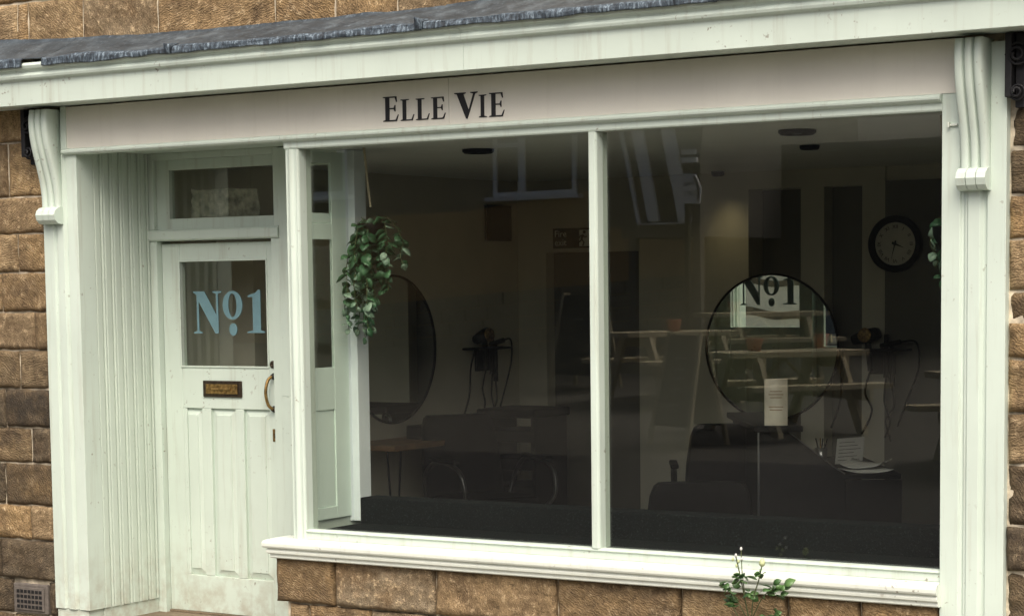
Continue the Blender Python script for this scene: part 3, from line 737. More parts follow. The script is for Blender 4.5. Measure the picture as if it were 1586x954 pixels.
def hanging_plant(c, ht, wd, nl, label, ceil=True, rnd=3):
    rg = random.Random(rnd)
    top = Vector(c); o = thing('hanging_plant', label, 'plant', top - Vector((0, 0, ht)), group='hanging plants in the window'); w0 = Vector(o.location)
    MB().tube([(top.x - .035, top.y, CZ - .002), (top.x - .015, top.y, top.z + .1), (top.x, top.y, top.z - .02)], .006, 8).obj('cord', 'rope', o)
    MB().lathe([(.0, -.10), (.045, -.10), (.065, -.03), (.068, .0), (.06, .0), (.056, -.02), (0, -.02)], top - Vector((0, 0, .10)), (0, 0, 1), 18).obj('pot', 'black_plastic', o)
    stems = 15
    for s in range(stems):
        a = rg.uniform(0, 2 * math.pi); L = ht * rg.choice([.45, .55, .65, .8, 1.0, .95]); sp = wd * rg.uniform(.25, 1.0) * .5
        if s < 3: L = ht * (1.0 - .06 * s); sp *= .45
        d = Vector((math.cos(a), math.sin(a) * .6, 0))
        p0 = top - Vector((0, 0, .10)); pts = []
        for k in range(9):
            t = k / 8
            pts.append(p0 + d * sp * min(1, t * 2.6) ** .7 + Vector((rg.uniform(-.012, .012), rg.uniform(-.012, .012), .05 * math.sin(min(1, t * 3) * math.pi) - (L - .1) * t ** 1.25)))
        MB().tube(pts, .0022, 5).obj('stem', 'stem', o)
        k = 1
        nn = max(5, int(nl / stems * L / ht * 1.35))
        for q in range(nn):
            t = (q + rg.random()) / nn; i = min(int(t * 8), 7); p = pts[i].lerp(pts[i + 1], t * 8 - i)
            th = rg.uniform(0, 2 * math.pi)
            pale = (t > .62 and rg.random() < .5) or rg.random() < .04
            add_leaf(LEAFP if pale else LEAF, o, p, rg.uniform(.040, .068) * (.75 if t > .8 else 1), (rg.uniform(-.9, 1.3), rg.uniform(.1, 1.2), th), w0)
    return o
hanging_plant((-.30, .34, 2.15), .66, .34, 400, 'trailing green plant with round leaves hanging in the left window', True, 11)
hanging_plant((2.655, .36, 2.06), .34, .20, 90, 'trailing green plant half hidden behind the right-hand window jamb', True, 5)

# styling desk with hairpin legs on the left wall
d_ = thing('styling_desk', 'narrow brown wooden desk with black hairpin legs under the left mirror', 'desk', (-1.5, 2.6, 0))
MB().box(LWX + .002, -1.32, 1.92, 3.18, .785, .818).obj('desk_top', 'desk_wood', d_, .004)
for x, y in ((-1.38, 1.99), (-1.66, 1.99), (-1.38, 3.1), (-1.66, 3.1)):
    MB().tube(spline([(x - .05, y, .784), (x - .01, y, .2), (x, y, .012), (x + .01, y, .2), (x + .05, y, .784)], 6), .006, 8).obj('leg', 'black_plastic', d_)
MB().box(-1.60, -1.42, 2.42, 2.62, .819, .90).obj('tool_box', 'black_plastic', None, .008)
tb = bpy.data.objects['tool_box']; tag(tb, 'small black box standing on the wooden desk below the left mirror', 'box')

def styling_chair(loc, rz, label, arms=True, dz=0.):
    o = thing('styling_chair', label, 'chair', loc, rz, 'black salon chairs', world=False)
    MB().lathe([(.0, 0), (.29, 0), (.29, .012), (.22, .03), (.06, .045), (.0, .045)], (0, 0, 0), (0, 0, 1), 36).obj('base', 'chrome', o)
    MB().lathe([(.035, .045), (.035, .34 + dz), (.05, .36 + dz), (0, .36 + dz)], (0, 0, 0), (0, 0, 1), 18).obj('column', 'chrome', o)
    MB().box(-.25, .25, -.25, .24, .37 + dz, .50 + dz).obj('seat', 'black_plastic', o, .04)
    vs = []
    sec = [(-.25, .0), (-.19, -.035), (0, -.055), (.19, -.035), (.25, .0), (.24, .06), (0, .03), (-.24, .06)]
    MB().sweep([[(x * k, .25 + y + dy, z + dz) for x, y in sec] for k, dy, z in ((1.06, 0, .44), (1.08, .02, .55), (1.04, .05, .75), (.96, .08, .90), (.88, .09, .95), (.80, .09, .965))]).obj('backrest', 'black_plastic', o, .01)
    if arms:
        for s in (-1, 1):
            MB().tube(spline([(s * .28, .22, .46 + dz), (s * .31, .20, .60 + dz), (s * .31, .08, .70 + dz), (s * .31, -.10, .71 + dz), (s * .31, -.26, .66 + dz), (s * .30, -.30, .52 + dz), (s * .28, -.20, .42 + dz)], 6), .013, 10).obj('arm', 'arm_metal', o)
            MB().box(s * .31 - .022, s * .31 + .022, -.22, .10, .712 + dz, .735 + dz).obj('arm_pad', 'black_plastic', o, .008)
    return o
styling_chair((-1.02, 2.42, 0), R_(62), 'black salon chair with chrome arms at the wooden desk')
styling_chair((1.10, 1.10, 0), R_(208), 'low black chair with its curved back just behind the window bed', False, -.16)
styling_chair((.80, 2.05, 0), R_(-150), 'black salon chair standing left of the reception counter', True, .05)

# drawer trolley
tr = thing('salon_trolley', 'tall black tool trolley with open tray slots in the left corner', 'trolley', (-1.15, 3.05, 0))
for x in (-1.335, -.965):
    MB().box(x - .015, x + .015, 2.86, 3.24, .05, .93).obj('side_panel', 'black_plastic', tr, .004)
for z in (.10, .27, .44, .61, .78):
    MB().box(-1.3195, -.9805, 2.87, 3.23, z, z + .075).obj('tray', 'black_plastic', tr, .006)
MB().box(-1.365, -.935, 2.84, 3.26, .931, .985).obj('top_tray', 'black_plastic', tr, .012)
for x in (-1.32, -.98):
    for y in (2.9, 3.2):
        MB().lathe([(.0, -.012), (.025, -.012), (.025, .012), (0, .012)], (x, y, .025), (1, 0, 0), 14).obj('castor', 'black_plastic', tr)
MB().tube(spline([(-1.37, 2.84, .88), (-1.44, 2.78, .88), (-1.47, 2.75, .905), (-1.44, 2.78, .93), (-1.37, 2.84, .93)], 5), .008, 8).obj('towel_rail', 'chrome', tr)
# hair tool holders on the walls
def holder(loc, rz, label, mir=1):
    o = thing('hair_tool_holder', label, 'holder', loc, rz, 'wall holders for hair tools', world=False)
    MB().box(-.20 * 1, .20, -.13, -.001, 0, .014).obj('shelf', 'black_plastic', o, .004)
    MB().box(-.06, .10, -.02, -.001, -.14, -.001).obj('back_plate', 'black_plastic', o, .004)
    dr = MB().lathe([(.0, -.10), (.030, -.10), (.036, -.06), (.044, 0), (.040, .05), (.030, .075), (0, .08)], (-.05 * mir, -.075, .09), (1, 0, .25), 18).obj('dryer', 'black_plastic', o)
    MB().tube([(-.05 * mir, -.075, .06), (-.035 * mir, -.075, -.12)], [.02, .016], 10).obj('dryer_handle', 'black_plastic', o)
    MB().lathe([(.045, 0), (.045, .008), (.036, .01), (.0, .01)], (-.055 * mir, -.115, .095), (-.15, -1, .1), 16).obj('dryer_ring', 'brass', o)
    for k, x in enumerate((.06, .10)):
        MB().tube([(x * mir, -.06, .10 - k * .05), (x * mir, -.06, -.16 - k * .05)], [.014, .017], 10).obj('curling_iron', 'black_plastic', o)
    MB().tube([(.03 * mir, -.07, .03), (.16 * mir, -.085, .055)], .016, 10).obj('straightener', 'black_plastic', o)
    cords = [[(-.035 * mir, -.075, -.12), (-.07 * mir, -.07, -.25), (-.03 * mir, -.06, -.36), (-.10 * mir, -.05, -.50)],
             [(.06 * mir, -.06, -.16), (.05 * mir, -.06, -.30), (.085 * mir, -.06, -.42), (.05 * mir, -.05, -.52)],
             [(.10 * mir, -.06, -.21), (.11 * mir, -.06, -.33), (.06 * mir, -.06, -.42), (.09 * mir, -.05, -.54)],
             [(.16 * mir, -.085, .055), (.26 * mir, -.08, .05), (.27 * mir, -.07, -.10), (.19 * mir, -.06, -.30), (.13 * mir, -.05, -.45)],
             [(-.20 * mir, -.10, .0), (-.22 * mir, -.08, -.12), (-.23 * mir, -.07, -.30), (-.30 * mir, -.05, -.47)]]
    for c in cords: MB().tube(spline(c, 8), .0065, 6).obj('cord', 'black_plastic', o)
holder((LWX, 3.42, 1.33), R_(90), 'hair dryer and tongs with dangling cords on the left wall holder')
holder((.86, BWY, 1.32), 0, 'hair dryer and tongs with dangling cords on the back wall holder', 1)

# reception counter: tall front, sloped side, lower worktop
rc = thing('reception_counter', 'black reception counter with sloped side panel behind the right window', 'counter', (1.7, 1.5, 0))
def side(x):    # profile in (y,z) seen from the side
    return None
RX = Vector((.835, .55, 0)).normalized(); RY = Vector((-.55, .835, 0)).normalized(); RO = Vector((1.325, 1.30, 0))
def rp(a, b, z): p = RO + RX * a + RY * b; return (p.x, p.y, z)
def rbox(a0, a1, b0, b1, z0, z1):
    return MB().add([rp(a0, b0, z0), rp(a1, b0, z0), rp(a1, b1, z0), rp(a0, b1, z0), rp(a0, b0, z1), rp(a1, b0, z1), rp(a1, b1, z1), rp(a0, b1, z1)],
                    [(0, 3, 2, 1), (4, 5, 6, 7), (0, 1, 5, 4), (1, 2, 6, 5), (2, 3, 7, 6), (3, 0, 4, 7)])
slope = [(0, 0), (.42, 0), (.42, .80), (.36, .835), (.14, 1.01), (0, 1.01)]
MB().prism(slope, lambda u, v: rp(u, 0, v), lambda u, v: rp(u, .02, v)).obj('side_panel', 'black_lam', rc, .003)
MB().prism(slope, lambda u, v: rp(u, 1.10, v), lambda u, v: rp(u, 1.12, v)).obj('side_panel', 'black_lam', rc, .003)
rbox(0, .02, .0205, 1.0995, .0, 1.01).obj('front_panel', 'black_lam', rc, .002)
rbox(-.03, .21, -.03, 1.15, 1.0105, 1.04).obj('counter_shelf', 'black_lam', rc, .004)
rbox(.021, .70, .021, 1.0995, .77, .795).obj('worktop', 'black_lam', rc, .003)
rbox(.42, .70, .0, .02, .0, .769).obj('drawer_unit', 'black_lam', rc, .003)
MB().tube([rp(-.004, -.004, .0), rp(-.004, -.004, 1.009)], .006, 8).obj('metal_edge', 'chrome', rc)
MB().tube([rp(.15, -.002, 1.005), rp(.37, -.002, .832), rp(.42, -.002, .80)], .0035, 6).obj('edge_trim', 'chrome', rc)
# things on the counter
mo = thing('menu_stand', 'curved cream price card standing on the reception counter', 'stand', rp(.09, .06, 1.041))
pp = [(-.05, .0), (-.052, .05), (-.042, .13), (-.02, .20), (.0, .222), (.02, .20), (.042, .13), (.052, .05), (.05, .0)]
P_ = spline([(a, 0, b) for a, b in pp], 4)
cen = Vector(rp(.09, .06, 1.041)); cw = Vector((.90, .44, 0)).normalized(); cb_ = Vector((-.44, .90, 0)).normalized()
def card(sign):
    rings = []
    for i in range(15):
        t = i / 14; z = .225 * t; off = sign * (.050 * (1 - t) + .012 * math.sin(math.pi * t))
        a = cen + cb_ * off + Vector((0, 0, z))
        rings.append([a - cw * .056, a + cw * .056, a + cw * .056 + cb_ * .003, a - cw * .056 + cb_ * .003])
    return MB().sweep(rings)
card(-1).obj('front_card', 'menu_card', mo); card(1).obj('back_card', 'menu_card', mo)
for k, wz in enumerate((.165, .150, .135, .09, .075)):
    t = wz / .225; off = -(.050 * (1 - t) + .012 * math.sin(math.pi * t)) - .0012
    a = cen + cb_ * off + Vector((0, 0, wz)); L = (.03, .036, .028, .035, .03)[k]
    MB().add([a - cw * L - Vector((0, 0, .002)), a + cw * L - Vector((0, 0, .002)), a + cw * L + Vector((0, 0, .002)) + cb_ * .0006, a - cw * L + Vector((0, 0, .002)) + cb_ * .0006], [(0, 1, 2, 3)]).obj('text_line', 'desk_wood', mo)
def sheet(a, b, w_, h_, rz, z, name, label, mat='paper', curl=.012, seed=0):
    vs = []; fs = []; n = 8
    for j in range(n + 1):
        for i in range(n + 1):
            u, v = (i / n - .5) * w_, (j / n - .5) * h_
            x = a + u * math.cos(rz) - v * math.sin(rz); y = b + u * math.sin(rz) + v * math.cos(rz)
            vs.append(rp(x, y, z + curl * abs(noise.noise(Vector((u * 9, v * 9, seed)))) + curl * (abs(u) / w_ * 2) ** 3))
    for j in range(n):
        for i in range(n): q = j * (n + 1) + i; fs.append((q, q + 1, q + n + 2, q + n + 1))
    ob = MB().add(vs, fs, True).obj(name, mat)
    so = ob.modifiers.new('thick', 'SOLIDIFY'); so.thickness = .0015
    tag(ob, label, 'paper', 'papers on the counter'); return ob
sheet(.52, .20, .24, .30, .3, .798, 'paper_sheet', 'white paper lying nearest the sloped side of the counter', seed=1)
sheet(.58, .34, .21, .30, -.4, .806, 'paper_sheet', 'upper white paper lying across the counter papers', seed=2, curl=.02)
cc = thing('appointment_card', 'upright printed card propped on the reception worktop', 'card', rp(.56, .62, .80))
c0 = Vector(rp(.46, .55, .80)); c1 = Vector(rp(.62, .66, .80))
MB().add([c0, c1, c1 + Vector((0, .03, .13)), c0 + Vector((0, .03, .13)), c0 + Vector((0, .004, 0)), c1 + Vector((0, .004, 0)), c1 + Vector((0, .034, .13)), c0 + Vector((0, .034, .13))],
         [(0, 1, 2, 3), (4, 7, 6, 5), (0, 4, 5, 1), (1, 5, 6, 2), (2, 6, 7, 3), (3, 7, 4, 0)]).obj('card', 'paper', cc)
for k in range(6):
    t0 = .018 + k * .018; p0 = c0.lerp(c1, .1) + Vector((0, .03 * t0 / .13 - .0015, t0)); p1 = c0.lerp(c1, .9 - .12 * (k % 3)) + Vector((0, .03 * t0 / .13 - .0015, t0))
    MB().tube([p0, p1], .0012, 4).obj('text_line', 'black_plastic', cc)
pc = thing('pen_pot', 'small pot of pens beside the upright card on the counter', 'pot', rp(.40, .62, .796))
MB().lathe([(.0, 0), (.03, 0), (.033, .085), (.029, .085), (.027, .005), (0, .005)], rp(.40, .62, .796), (0, 0, 1), 18).obj('pot', 'chrome', pc)
for k in range(4):
    b = Vector(rp(.40, .62, .81)); MB().tube([b, b + Vector((.02 * (k - 1.5), .012 * (k % 2), .12))], .0035, 6).obj('pen', 'brass' if k == 1 else 'black_plastic', pc)

# clock
ck = thing('wall_clock', 'round clock with thick black rim and roman numerals on the back wall', 'clock', (.957, 3.86, 1.955))
CC = (.957, BWY - .001, 1.955); CR = .168
MB().lathe([(CR * .76, .018), (CR * .80, .034), (CR * .92, .042), (CR, .030), (CR * 1.005, .0), (CR * .76, .0), (CR * .76, .018)], CC, (0, -1, 0), 60, cap=False).obj('rim', 'black_plastic', ck)
MB().lathe([(CR * .79, .004), (CR * .79, .016), (0, .016)], CC, (0, -1, 0), 48, False).obj('face', 'clock_face', ck)
rom = ['XII', 'I', 'II', 'III', 'IIII', 'V', 'VI', 'VII', 'VIII', 'IX', 'X', 'XI']
for h in range(12):
    a = h * math.pi / 6; rr = CR * .60; s = rom[h]
    text_part(s, .030, 'numeral', 'letter_black', ck, (CC[0] + rr * math.sin(a), CC[1] - .0175, CC[2] + rr * math.cos(a)), (R_(90), a, 0), .0005)
for a, L, wd in ((R_(112), .070, .007), (R_(194), .098, .005)):
    dx, dz = math.sin(a), math.cos(a); px_, pz = dz, -dx; x, y, z = CC[0], CC[1] - .021, CC[2]
    MB().add([(x - dx * .02 + px_ * wd, y, z - dz * .02 + pz * wd), (x - dx * .02 - px_ * wd, y, z - dz * .02 - pz * wd), (x + dx * L, y, z + dz * L),
              (x - dx * .02 + px_ * wd, y - .002, z - dz * .02 + pz * wd), (x - dx * .02 - px_ * wd, y - .002, z - dz * .02 - pz * wd), (x + dx * L, y - .002, z + dz * L)],
             [(0, 1, 2), (3, 5, 4), (0, 3, 4, 1), (1, 4, 5, 2), (2, 5, 3, 0)]).obj('hand', 'letter_black', ck)
MB().lathe([(.010, 0), (.010, .006), (0, .007)], (CC[0], CC[1] - .020, CC[2]), (0, -1, 0), 14).obj('hub', 'letter_black', ck)

# fire exit sign
fe = thing('fire_exit_sign', 'dark fire exit sign with running figure above the back door', 'sign', (-1.28, 3.89, 2.04))
FY = BWY - .012
MB().box(-1.437, -1.145, FY, BWY - .001, 1.975, 2.105).obj('plate', 'sign_green', fe, .002)
text_part('Fire', .060, 'lettering', 'sign_white', fe, (-1.425, FY - .001, 2.068), (R_(90), 0, 0), .0008, 'LEFT')
text_part('exit', .060, 'lettering', 'sign_white', fe, (-1.425, FY - .001, 2.012), (R_(90), 0, 0), .0008, 'LEFT')
MB().box(-1.235, -1.160, FY - .0022, FY - .0004, 1.987, 2.093).obj('doorway_pictogram', 'sign_white', fe)
for pts, r in (([(-1.205, 2.062), (-1.215, 2.030)], .010), ([(-1.215, 2.030), (-1.198, 2.012), (-1.208, 1.990)], .006), ([(-1.215, 2.030), (-1.232, 2.015), (-1.250, 2.012)], .006), ([(-1.206, 2.060), (-1.190, 2.044), (-1.176, 2.050)], .005), ([(-1.206, 2.060), (-1.228, 2.052), (-1.236, 2.036)], .005)):
    MB().tube([(a, FY - .003, b) for a, b in pts], r * .8, 6).obj('running_figure', 'sign_green', fe)
MB().lathe([(.011, 0), (.011, .002), (0, .002)], (-1.196, FY - .0024, 2.078), (0, -1, 0), 12).obj('running_figure', 'sign_green', fe)
# framed picture on the left wall
fp = thing('framed_poster', 'small black framed poster high on the left wall', 'poster', (LWX, 3.68, 2.16))
MB().box(LWX + .001, LWX + .02, 3.50, 3.80, 2.03, 2.26).obj('frame', 'black_plastic', fp, .003)
MB().box(LWX + .0202, LWX + .022, 3.52, 3.78, 2.05, 2.24).obj('print', 'black_lam', fp)
# old paper left on the fanlight glass
rg = random.Random(4); pts = []
def edge(a, b, n, amp):
    for k in range(n):
        t = k / n; pts.append((a[0] + (b[0] - a[0]) * t + rg.uniform(-amp, amp), a[1] + (b[1] - a[1]) * t + rg.uniform(-amp, amp)))
edge((-1.682, 2.122), (-1.215, 2.122), 14, .002); edge((-1.215, 2.122), (-1.225, 2.262), 12, .007); edge((-1.225, 2.262), (-1.676, 2.270), 30, .005); edge((-1.676, 2.270), (-1.682, 2.122), 12, .007)
simple('old_paper', (.27, .26, .20), .95, .5, 26, .4)
pg = MB().prism(pts, lambda u, v: (u, .6045, v), lambda u, v: (u, .606, v)).obj('paper_remnant', 'old_paper')
tag(pg, 'torn yellowed paper stuck behind the fanlight glass above the door', 'paper')

# ================================================================== WEED AT THE SILL
wd_ = thing('weed', 'small leafy weed growing from the stones under the sill', 'plant', (1.96, -.06, .10)); w0 = Vector(wd_.location)
rg = random.Random(9); random.seed(12)
stems = [([(1.965, -.06, .12), (1.97, -.10, .28), (1.962, -.14, .42), (1.945, -.15, .52), (1.925, -.15, .60)], .0028),
         ([(1.962, -.14, .44), (1.955, -.15, .53), (1.950, -.15, .628)], .002),
         ([(1.97, -.10, .28), (2.0, -.14, .42), (2.03, -.15, .50), (2.046, -.15, .565)], .0026),
         ([(1.97, -.10, .32), (2.05, -.14, .44), (2.12, -.15, .475)], .0022),
         ([(1.97, -.10, .30), (1.92, -.14, .42), (1.88, -.15, .47)], .0022),
         ([(1.968, -.08, .22), (1.92, -.12, .34), (1.885, -.13, .40)], .002), ([(1.968, -.08, .20), (2.03, -.12, .31), (2.09, -.12, .36)], .002),
         ([(1.966, -.07, .16), (1.93, -.11, .26), (1.90, -.11, .28)], .002), ([(1.966, -.07, .16), (2.01, -.11, .28), (2.02, -.11, .33)], .002)]
for p, r in stems: MB().tube(spline(p, 5), r, 6).obj('stem', 'stem', wd_)
def cluster(c, n, sp, s0, s1):
    for k in range(int(n * 1.7)):
        add_leaf(WLEAF, wd_, Vector(c) + Vector((rg.uniform(-sp, sp), rg.uniform(-.02, .015), rg.uniform(-sp, sp) * .7)), rg.uniform(s0, s1) * 1.35, (rg.uniform(-.3, 1.4), rg.uniform(-.5, .8), rg.uniform(0, 6.28)), w0)
cluster((1.955, -.15, .515), 9, .026, .022, .036); cluster((2.12, -.15, .472), 9, .034, .022, .038); cluster((2.08, -.15, .46), 5, .02, .018, .03)
cluster((1.885, -.15, .468), 8, .026, .022, .036); cluster((1.89, -.13, .405), 8, .03, .022, .036); cluster((2.035, -.15, .535), 3, .012, .016, .026)
cluster((2.09, -.12, .35), 8, .03, .022, .04); cluster((1.91, -.11, .28), 9, .035, .022, .04); cluster((2.01, -.11, .32), 7, .026, .02, .034); cluster((1.97, -.13, .44), 6, .02, .02, .03)
for p, s in (((2.047, -.15, .578), .019), ((1.925, -.15, .603), .008), ((1.950, -.15, .632), .008), ((1.912, -.15, .585), .009), ((1.938, -.15, .578), .009), ((1.955, -.15, .590), .008), ((1.93, -.15, .56), .009)):
    MB().lathe([(0, -s), (s * .6, -s * .5), (s * .72, .1 * s), (s * .4, .8 * s), (0, 1.1 * s)], p, (0.1, 0, 1), 10).obj('flower_bud', 'bud' if s > .0085 else 'paper', wd_)

# ================================================================== ACROSS THE STREET (seen as reflections in the glass)
OY = -17.30
oh = thing('opposite_house', 'dark stone house across the street with ochre rendered band and white window', 'house', (-11, OY - 2, 0))
MB().box(-40, -7.36, OY - 5, OY, -.5, 7.5).obj('wall', 'opp_grey', oh)
MB().box(-40.2, -7.1, OY - 5.2, OY + .25, 7.5, 7.7).obj('eaves', 'slate', oh)
MB().prism([(OY + .35, 7.7), (OY - 5.4, 7.7), (OY - 2.5, 10.2)], lambda u, v: (-40.3, u, v), lambda u, v: (-7.05, u, v)).obj('roof', 'slate', oh)
def oz(x, z): return z + .07 * (x + 9.0)         # the street climbs to the right
MB().add([(-40, OY + .03, .2), (-7.365, OY + .03, .2), (-7.365, OY + .03, 2.50), (-9.0, OY + .03, 2.50), (-9.0, OY + .03, 3.02), (-11.2, OY + .03, 2.80), (-40, OY + .03, 2.3),
          (-40, OY - .02, .2), (-7.365, OY - .02, .2), (-7.365, OY - .02, 2.50), (-9.0, OY - .02, 2.50), (-9.0, OY - .02, 3.02), (-11.2, OY - .02, 2.80), (-40, OY - .02, 2.3)],
         [(0, 1, 2, 3, 4, 5, 6), (13, 12, 11, 10, 9, 8, 7)] + [(i, i + 7, (i + 1) % 7 + 7, (i + 1) % 7) for i in range(7)]).obj('render_band', 'opp_ochre', oh)
bx = MB().box(-.5, .5, -.5, .5, -.5, .5).obj('plinth_stone', 'opp_stone', oh, .03)
first = True; rg = random.Random(2)
for r_ in range(5):
    x = -15.5 + rg.uniform(0, .4)
    while x < -7.5:
        wl = rg.uniform(.38, .75); zc = oz(x + wl / 2, .92 + r_ * .185)
        if x + wl > -7.38: wl = -7.38 - x
        o = bx if first else inst(bx, 'plinth_stone', oh, (0, 0, 0))
        first = False; o.location = Vector((x + wl / 2, OY + .06 + rg.uniform(-.012, .012), zc)) - world_of(oh); o.scale = (wl - .02, .10, .168); o.rotation_euler = (0, -math.atan(.07), 0)
        x += wl
def owin(x0, x1, z0, z1, mull, label=None):
    fr = sub(MB().box(x0, x0 + .06, OY + .005, OY + .06, z0, z1).box(x1 - .06, x1, OY + .005, OY + .06, z0, z1).box(x0 + .0605, x1 - .0605, OY + .005, OY + .06, z0, z0 + .06).box(x0 + .0605, x1 - .0605, OY + .005, OY + .06, z1 - .06, z1)
             .box(mull - .05, mull + .05, OY + .004, OY + .062, z0 + .0605, z1 - .0605).obj('window', 'upvc', oh))
    MB().box(x0 + .061, mull - .051, OY + .002, OY + .056, z0 + .68, z0 + .74).obj('glazing_bar', 'upvc', fr)
    MB().box(x0 + .061, x1 - .061, OY + .0015, OY + .02, z0 + .061, z1 - .061).obj('pane', 'dark_glass', fr)
    MB().box(x0 - .10, x1 + .10, OY + .001, OY + .16, z0 - .06, z0 - .002).obj('sill', 'upvc', fr)
owin(-10.70, -9.33, 2.98, 4.55, -10.22)
owin(-14.8, -13.3, 3.1, 4.6, -14.2)
dp = sub(MB().tube([(-7.45, OY + .09, .9), (-7.45, OY + .09, 7.4)], .05, 10).obj('drainpipe', 'iron', oh))
for z in (1.4, 2.5, 3.6): MB().lathe([(.066, -.03), (.066, .03)], (-7.45, OY + .09, z), (0, 0, 1), 12).obj('pipe_collar', 'iron', dp)
# opposite house window; raking bars build in the lean of its warped reflection
gp = thing('leaning_window', 'white window frames across the street, the lean of their warped reflection built in', 'lean-to', (-6.9, -15, 2.4))
GYp = -14.88
def rake(xa, xb, za, zb, wd, nm='glazing_bar'):
    MB().prism([(xa, za), (xa + wd, za), (xb + wd, zb), (xb, zb)], lambda u, v: (u, GYp, v), lambda u, v: (u, GYp + .06, v)).obj(nm, 'upvc', gp)
rake(-7.015, -7.29, 2.48, 3.75, .035); rake(-6.86, -7.12, 2.5, 3.75, .15); rake(-6.44, -6.70, 2.48, 3.75, .16)
MB().box(-7.02, -6.30, GYp - .002, GYp + .05, 2.458, 2.476).obj('bottom_rail', 'upvc', gp)
MB().box(-6.40, -6.22, GYp, GYp + .05, 3.28, 3.34).box(-6.40, -6.20, GYp, GYp + .05, 3.18, 3.24).obj('side_rail', 'upvc', gp)
MB().prism([(-7.0, 2.476), (-6.3, 2.476), (-6.1, 3.9), (-7.3, 3.9)], lambda u, v: (u, GYp - .03, v), lambda u, v: (u, GYp - .01, v)).obj('pane', 'dark_glass', gp)
MB().box(-7.3, -6.2, -17.2, GYp - .05, 2.30, 2.438).obj('window_floor', 'opp_grey', gp)
MB().box(-7.3, -6.2, -17.2, GYp - .06, 2.44, 3.9).obj('window_body', 'opp_grey', gp)
for x in (-7.2, -6.3): MB().box(x, x + .1, GYp - .16, GYp - .06, gz(x, -15) - .1, 2.299).obj('post', 'opp_grey', gp)
# arrow sign
fs_ = thing('arrow_sign', 'pale arrow-ended direction sign on a post across the street', 'sign', (-5.35, -13.2, gz(-5.3, -13.2)))
ax, ay = -5.50, -13.22
ar = [(ax, 2.63), (ax + .20, 2.62), (ax + .215, 2.79), (ax + .14, 2.95), (ax, 2.96)]
MB().prism(ar, lambda u, v: (u, ay, v), lambda u, v: (u, ay + .02, v)).obj('board', 'upvc', fs_)
MB().prism([(ax + .165, 2.65), (ax + .190, 2.65), (ax + .198, 2.785), (ax + .14, 2.92), (ax + .118, 2.915), (ax + .172, 2.785)], lambda u, v: (u, ay + .0205, v), lambda u, v: (u, ay + .024, v)).obj('arrow', 'letter_black', fs_)
text_part('Heage', .07, 'lettering', 'letter_black', fs_, (ax + .075, ay + .021, 2.85), (R_(90), 0, R_(180)), .001)
text_part('2003', .085, 'lettering', 'letter_black', fs_, (ax + .088, ay + .021, 2.73), (R_(90), 0, R_(180)), .001)
MB().tube([(ax + .02, ay - .04, gz(ax, ay) - .05), (ax + .02, ay - .04, 3.0)], .035, 12).obj('post', 'iron', fs_)
# neighbour filling the rest of the street view
NBZ = 3.42; NY = -17.62
nb = thing('neighbour_house', 'low flat-roofed house across the street beyond the drainpipe', 'house', (-1, NY, 1))
MB().box(-7.355, 16, NY - 6, NY, -.5, NBZ).obj('wall', 'opp_far', nb)
MB().box(-7.35, 16.1, NY - 6.1, NY + .1, NBZ + .001, NBZ + .10).obj('coping', 'slate', nb)
for x in (-3.2, .6, 4.6, 9.0):
    fr = sub(MB().box(x, x + 1.1, NY + .005, NY + .06, 1.7, 2.9).obj('window', 'opp_grey', nb))
    MB().box(x + .08, x + .53, NY + .061, NY + .07, 1.78, 2.82).obj('pane', 'dark_glass', fr); MB().box(x + .57, x + 1.02, NY + .061, NY + .07, 1.78, 2.82).obj('pane', 'dark_glass', fr)
# white board added out of view to give the round mirror a bright patch
simple('board_white', (.84, .85, .82), .6, .04, 5, .05)
simple('board_band', (.16, .14, .10), .8, .5, 9, .2)
pv = thing('added_white_board', 'unseen white board with a dark sloping band, added to brighten the round mirror', 'sign', (-2.46, -1.6, -.02))
MB().box(-2.80, -2.12, -1.66, -1.62, .10, 2.0).obj('board', 'board_white', pv, .01)
for z0, z1, k in ((1.30, 1.375, .05), (1.60, 1.66, .03)):
    bp_ = [(-2.78 + .66 * t, z0 + k * (1 - t) + .012 * math.sin(t * 9)) for t in [i / 12 for i in range(13)]]
    tp_ = [(-2.78 + .66 * t, z1 + k * (1 - t) + .015 * math.sin(t * 7 + 1)) for t in [i / 12 for i in range(12, -1, -1)]]
    MB().prism(bp_ + tp_, lambda u, v: (u, -1.6195, v), lambda u, v: (u, -1.612, v)).obj('band', 'board_band', pv)
for k in range(5): MB().box(-2.20 - k * .03, -2.185 - k * .03, -1.6195, -1.616, 1.13 - .03 * (k % 2), 1.155 - .03 * (k % 2)).obj('dark_mark', 'letter_black', pv)
for x in (-2.78, -2.20): MB().box(x, x + .06, -1.80, -1.50, -.0215, .0985).obj('foot', 'kerb', pv, .01)
# end house closing the street on the left
eh = thing('end_house', 'dark stone house closing the street at the far left', 'house', (-30, -6, 0))
MB().box(-40, -32, -16, -1.0, -.5, 7.5).obj('wall', 'opp_grey', eh)
MB().prism([(-31.6, 7.5), (-40.4, 7.5), (-36, 10.5)], lambda u, v: (u, -16.3, v), lambda u, v: (u, -.7, v)).obj('roof', 'slate', eh)

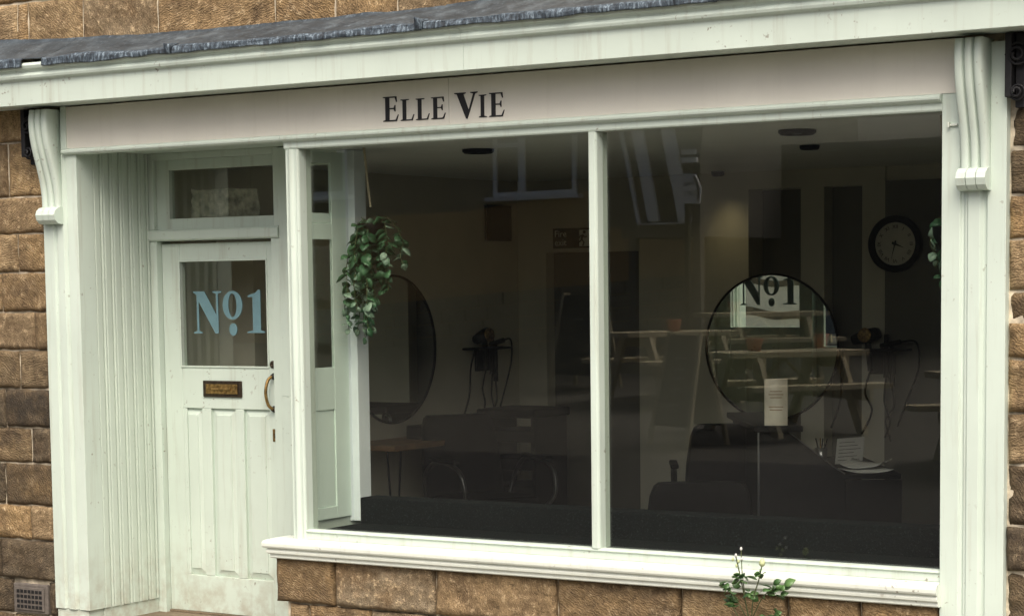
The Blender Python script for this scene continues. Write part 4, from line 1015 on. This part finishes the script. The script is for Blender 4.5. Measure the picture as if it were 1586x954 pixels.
# picnic tables
def picnic_table(name='picnic_table', L=1.45):
    o = thing(name, '', 'table', (0, 0, 0), world=False, group='picnic tables across the street')
    for k in range(5): MB().box(-L / 2, L / 2, -.34 + k * .137, -.34 + k * .137 + .125, .71, .762).obj('table_plank', 'table_wood', o, .004)
    for s in (-1, 1):
        for k in range(2):
            y = s * .62 + (k - 1) * .135 + .0; MB().box(-L / 2, L / 2, y, y + .125, .42, .468).obj('bench_plank', 'table_wood', o, .004)
    for x in (-L / 2 + .28, L / 2 - .28):
        for s in (-1, 1):
            MB().prism([(s * .20, .709), (s * .34, .709), (s * .74, 0), (s * .60, 0)], lambda u, v: (x - .024, u, v), lambda u, v: (x + .022, u, v)).obj('leg', 'table_wood', o)
        MB().box(x + .0225, x + .06, -.76, .76, .31, .4195).obj('bench_bearer', 'table_wood', o); MB().box(x + .0225, x + .06, -.34, .34, .60, .7095).obj('top_bearer', 'table_wood', o)
        MB().prism([(x + (.06 if x < 0 else -.06), .36), (x + (.10 if x < 0 else -.10), .36), (0, .68), (0, .70)], lambda u, v: (u, -.03, v), lambda u, v: (u, .03, v)).obj('brace', 'table_wood', o)
    return o
pt = picnic_table()
spots = [((-5.2, -12.35), 58, 'wooden picnic table furthest left in the window reflection, one pot on top'),
         ((-5.15, -14.45), 50, 'wooden picnic table at the back of the reflected terrace'),
         ((-2.75, -10.02), 55, 'wooden picnic table in the middle of the reflection with two pots'),
         ((.15, -8.4), 45, 'wooden picnic table at the right edge of the reflection')]
for i, ((x, y), a, lab) in enumerate(spots):
    o = pt if i == 0 else tree(pt)
    o.location = (x, y, gz(x, y) - .01); o.rotation_euler[2] = R_(-a); o['label'] = lab
def flower_pot(x, y, z, lab):
    o = MB().lathe([(0, 0), (.055, 0), (.062, .06), (.075, .10), (.078, .13), (.068, .13), (.062, .10), (0, .09)], (0, 0, 0), (0, 0, 1), 18).obj('flower_pot', 'pot')
    o.location = (x, y, z); tag(o, lab, 'pot', 'terracotta pots on picnic tables')
for (x, y), lab in (((-5.15, -12.3), 'terracotta pot on the furthest left picnic table'), ((-5.45, -14.35), 'terracotta pot on the back picnic table'), ((-2.93, -9.76), 'terracotta pot at the left end of the middle picnic table'), ((-2.52, -10.34), 'terracotta pot at the right end of the middle picnic table'), ((-.02, -8.4), 'terracotta pot on the picnic table at the right edge')):
    flower_pot(x, y, gz(x, y) + .753, lab)
# chalkboard A-signs
def a_board(x, y, rz, wd, h, label, chalk):
    o = thing('chalkboard_sign', label, 'chalkboard', (x, y, gz(x, y) - .012), R_(rz), 'chalkboards across the street', world=False)
    for s in (1, -1):
        def P(u, v, t): return (u, s * (.20 * (1 - v / h) + .012 + t), v)
        for a, b in ((-wd / 2, -wd / 2 + .05), (wd / 2 - .05, wd / 2)):
            MB().prism([(a, 0), (b, 0), (b, h), (a, h)], lambda u, v: P(u * (.80 + .2 * (1 - v / h)), v, 0), lambda u, v: P(u * (.80 + .2 * (1 - v / h)), v, .03)).obj('leg', 'table_wood', o)
        MB().prism([(-wd / 2 + .04, .17), (wd / 2 - .04, .17), (wd / 2 - .05, h - .03), (-wd / 2 + .05, h - .03)], lambda u, v: P(u * (.80 + .2 * (1 - v / h)), v, .006), lambda u, v: P(u * (.80 + .2 * (1 - v / h)), v, .022)).obj('board', 'chalk', o)
        for k, (z, l) in enumerate(chalk):
            MB().prism([(-l, z), (l, z), (l * .8, z + .022), (-l * .8, z + .018)], lambda u, v: P(u, v, .0225), lambda u, v: P(u, v, .024)).obj('chalk_mark', 'chalk_line', o)
a_board(-3.2, -8.95, 25, .62, 1.02, 'tall chalkboard A-sign in front of the picnic tables', [(.78, .10), (.68, .08), (.60, .11), (.50, .07), (.36, .09)])
a_board(-6.85, -13.25, 15, .80, 1.12, 'dark A-board standing further back on the left', [(.80, .08)])
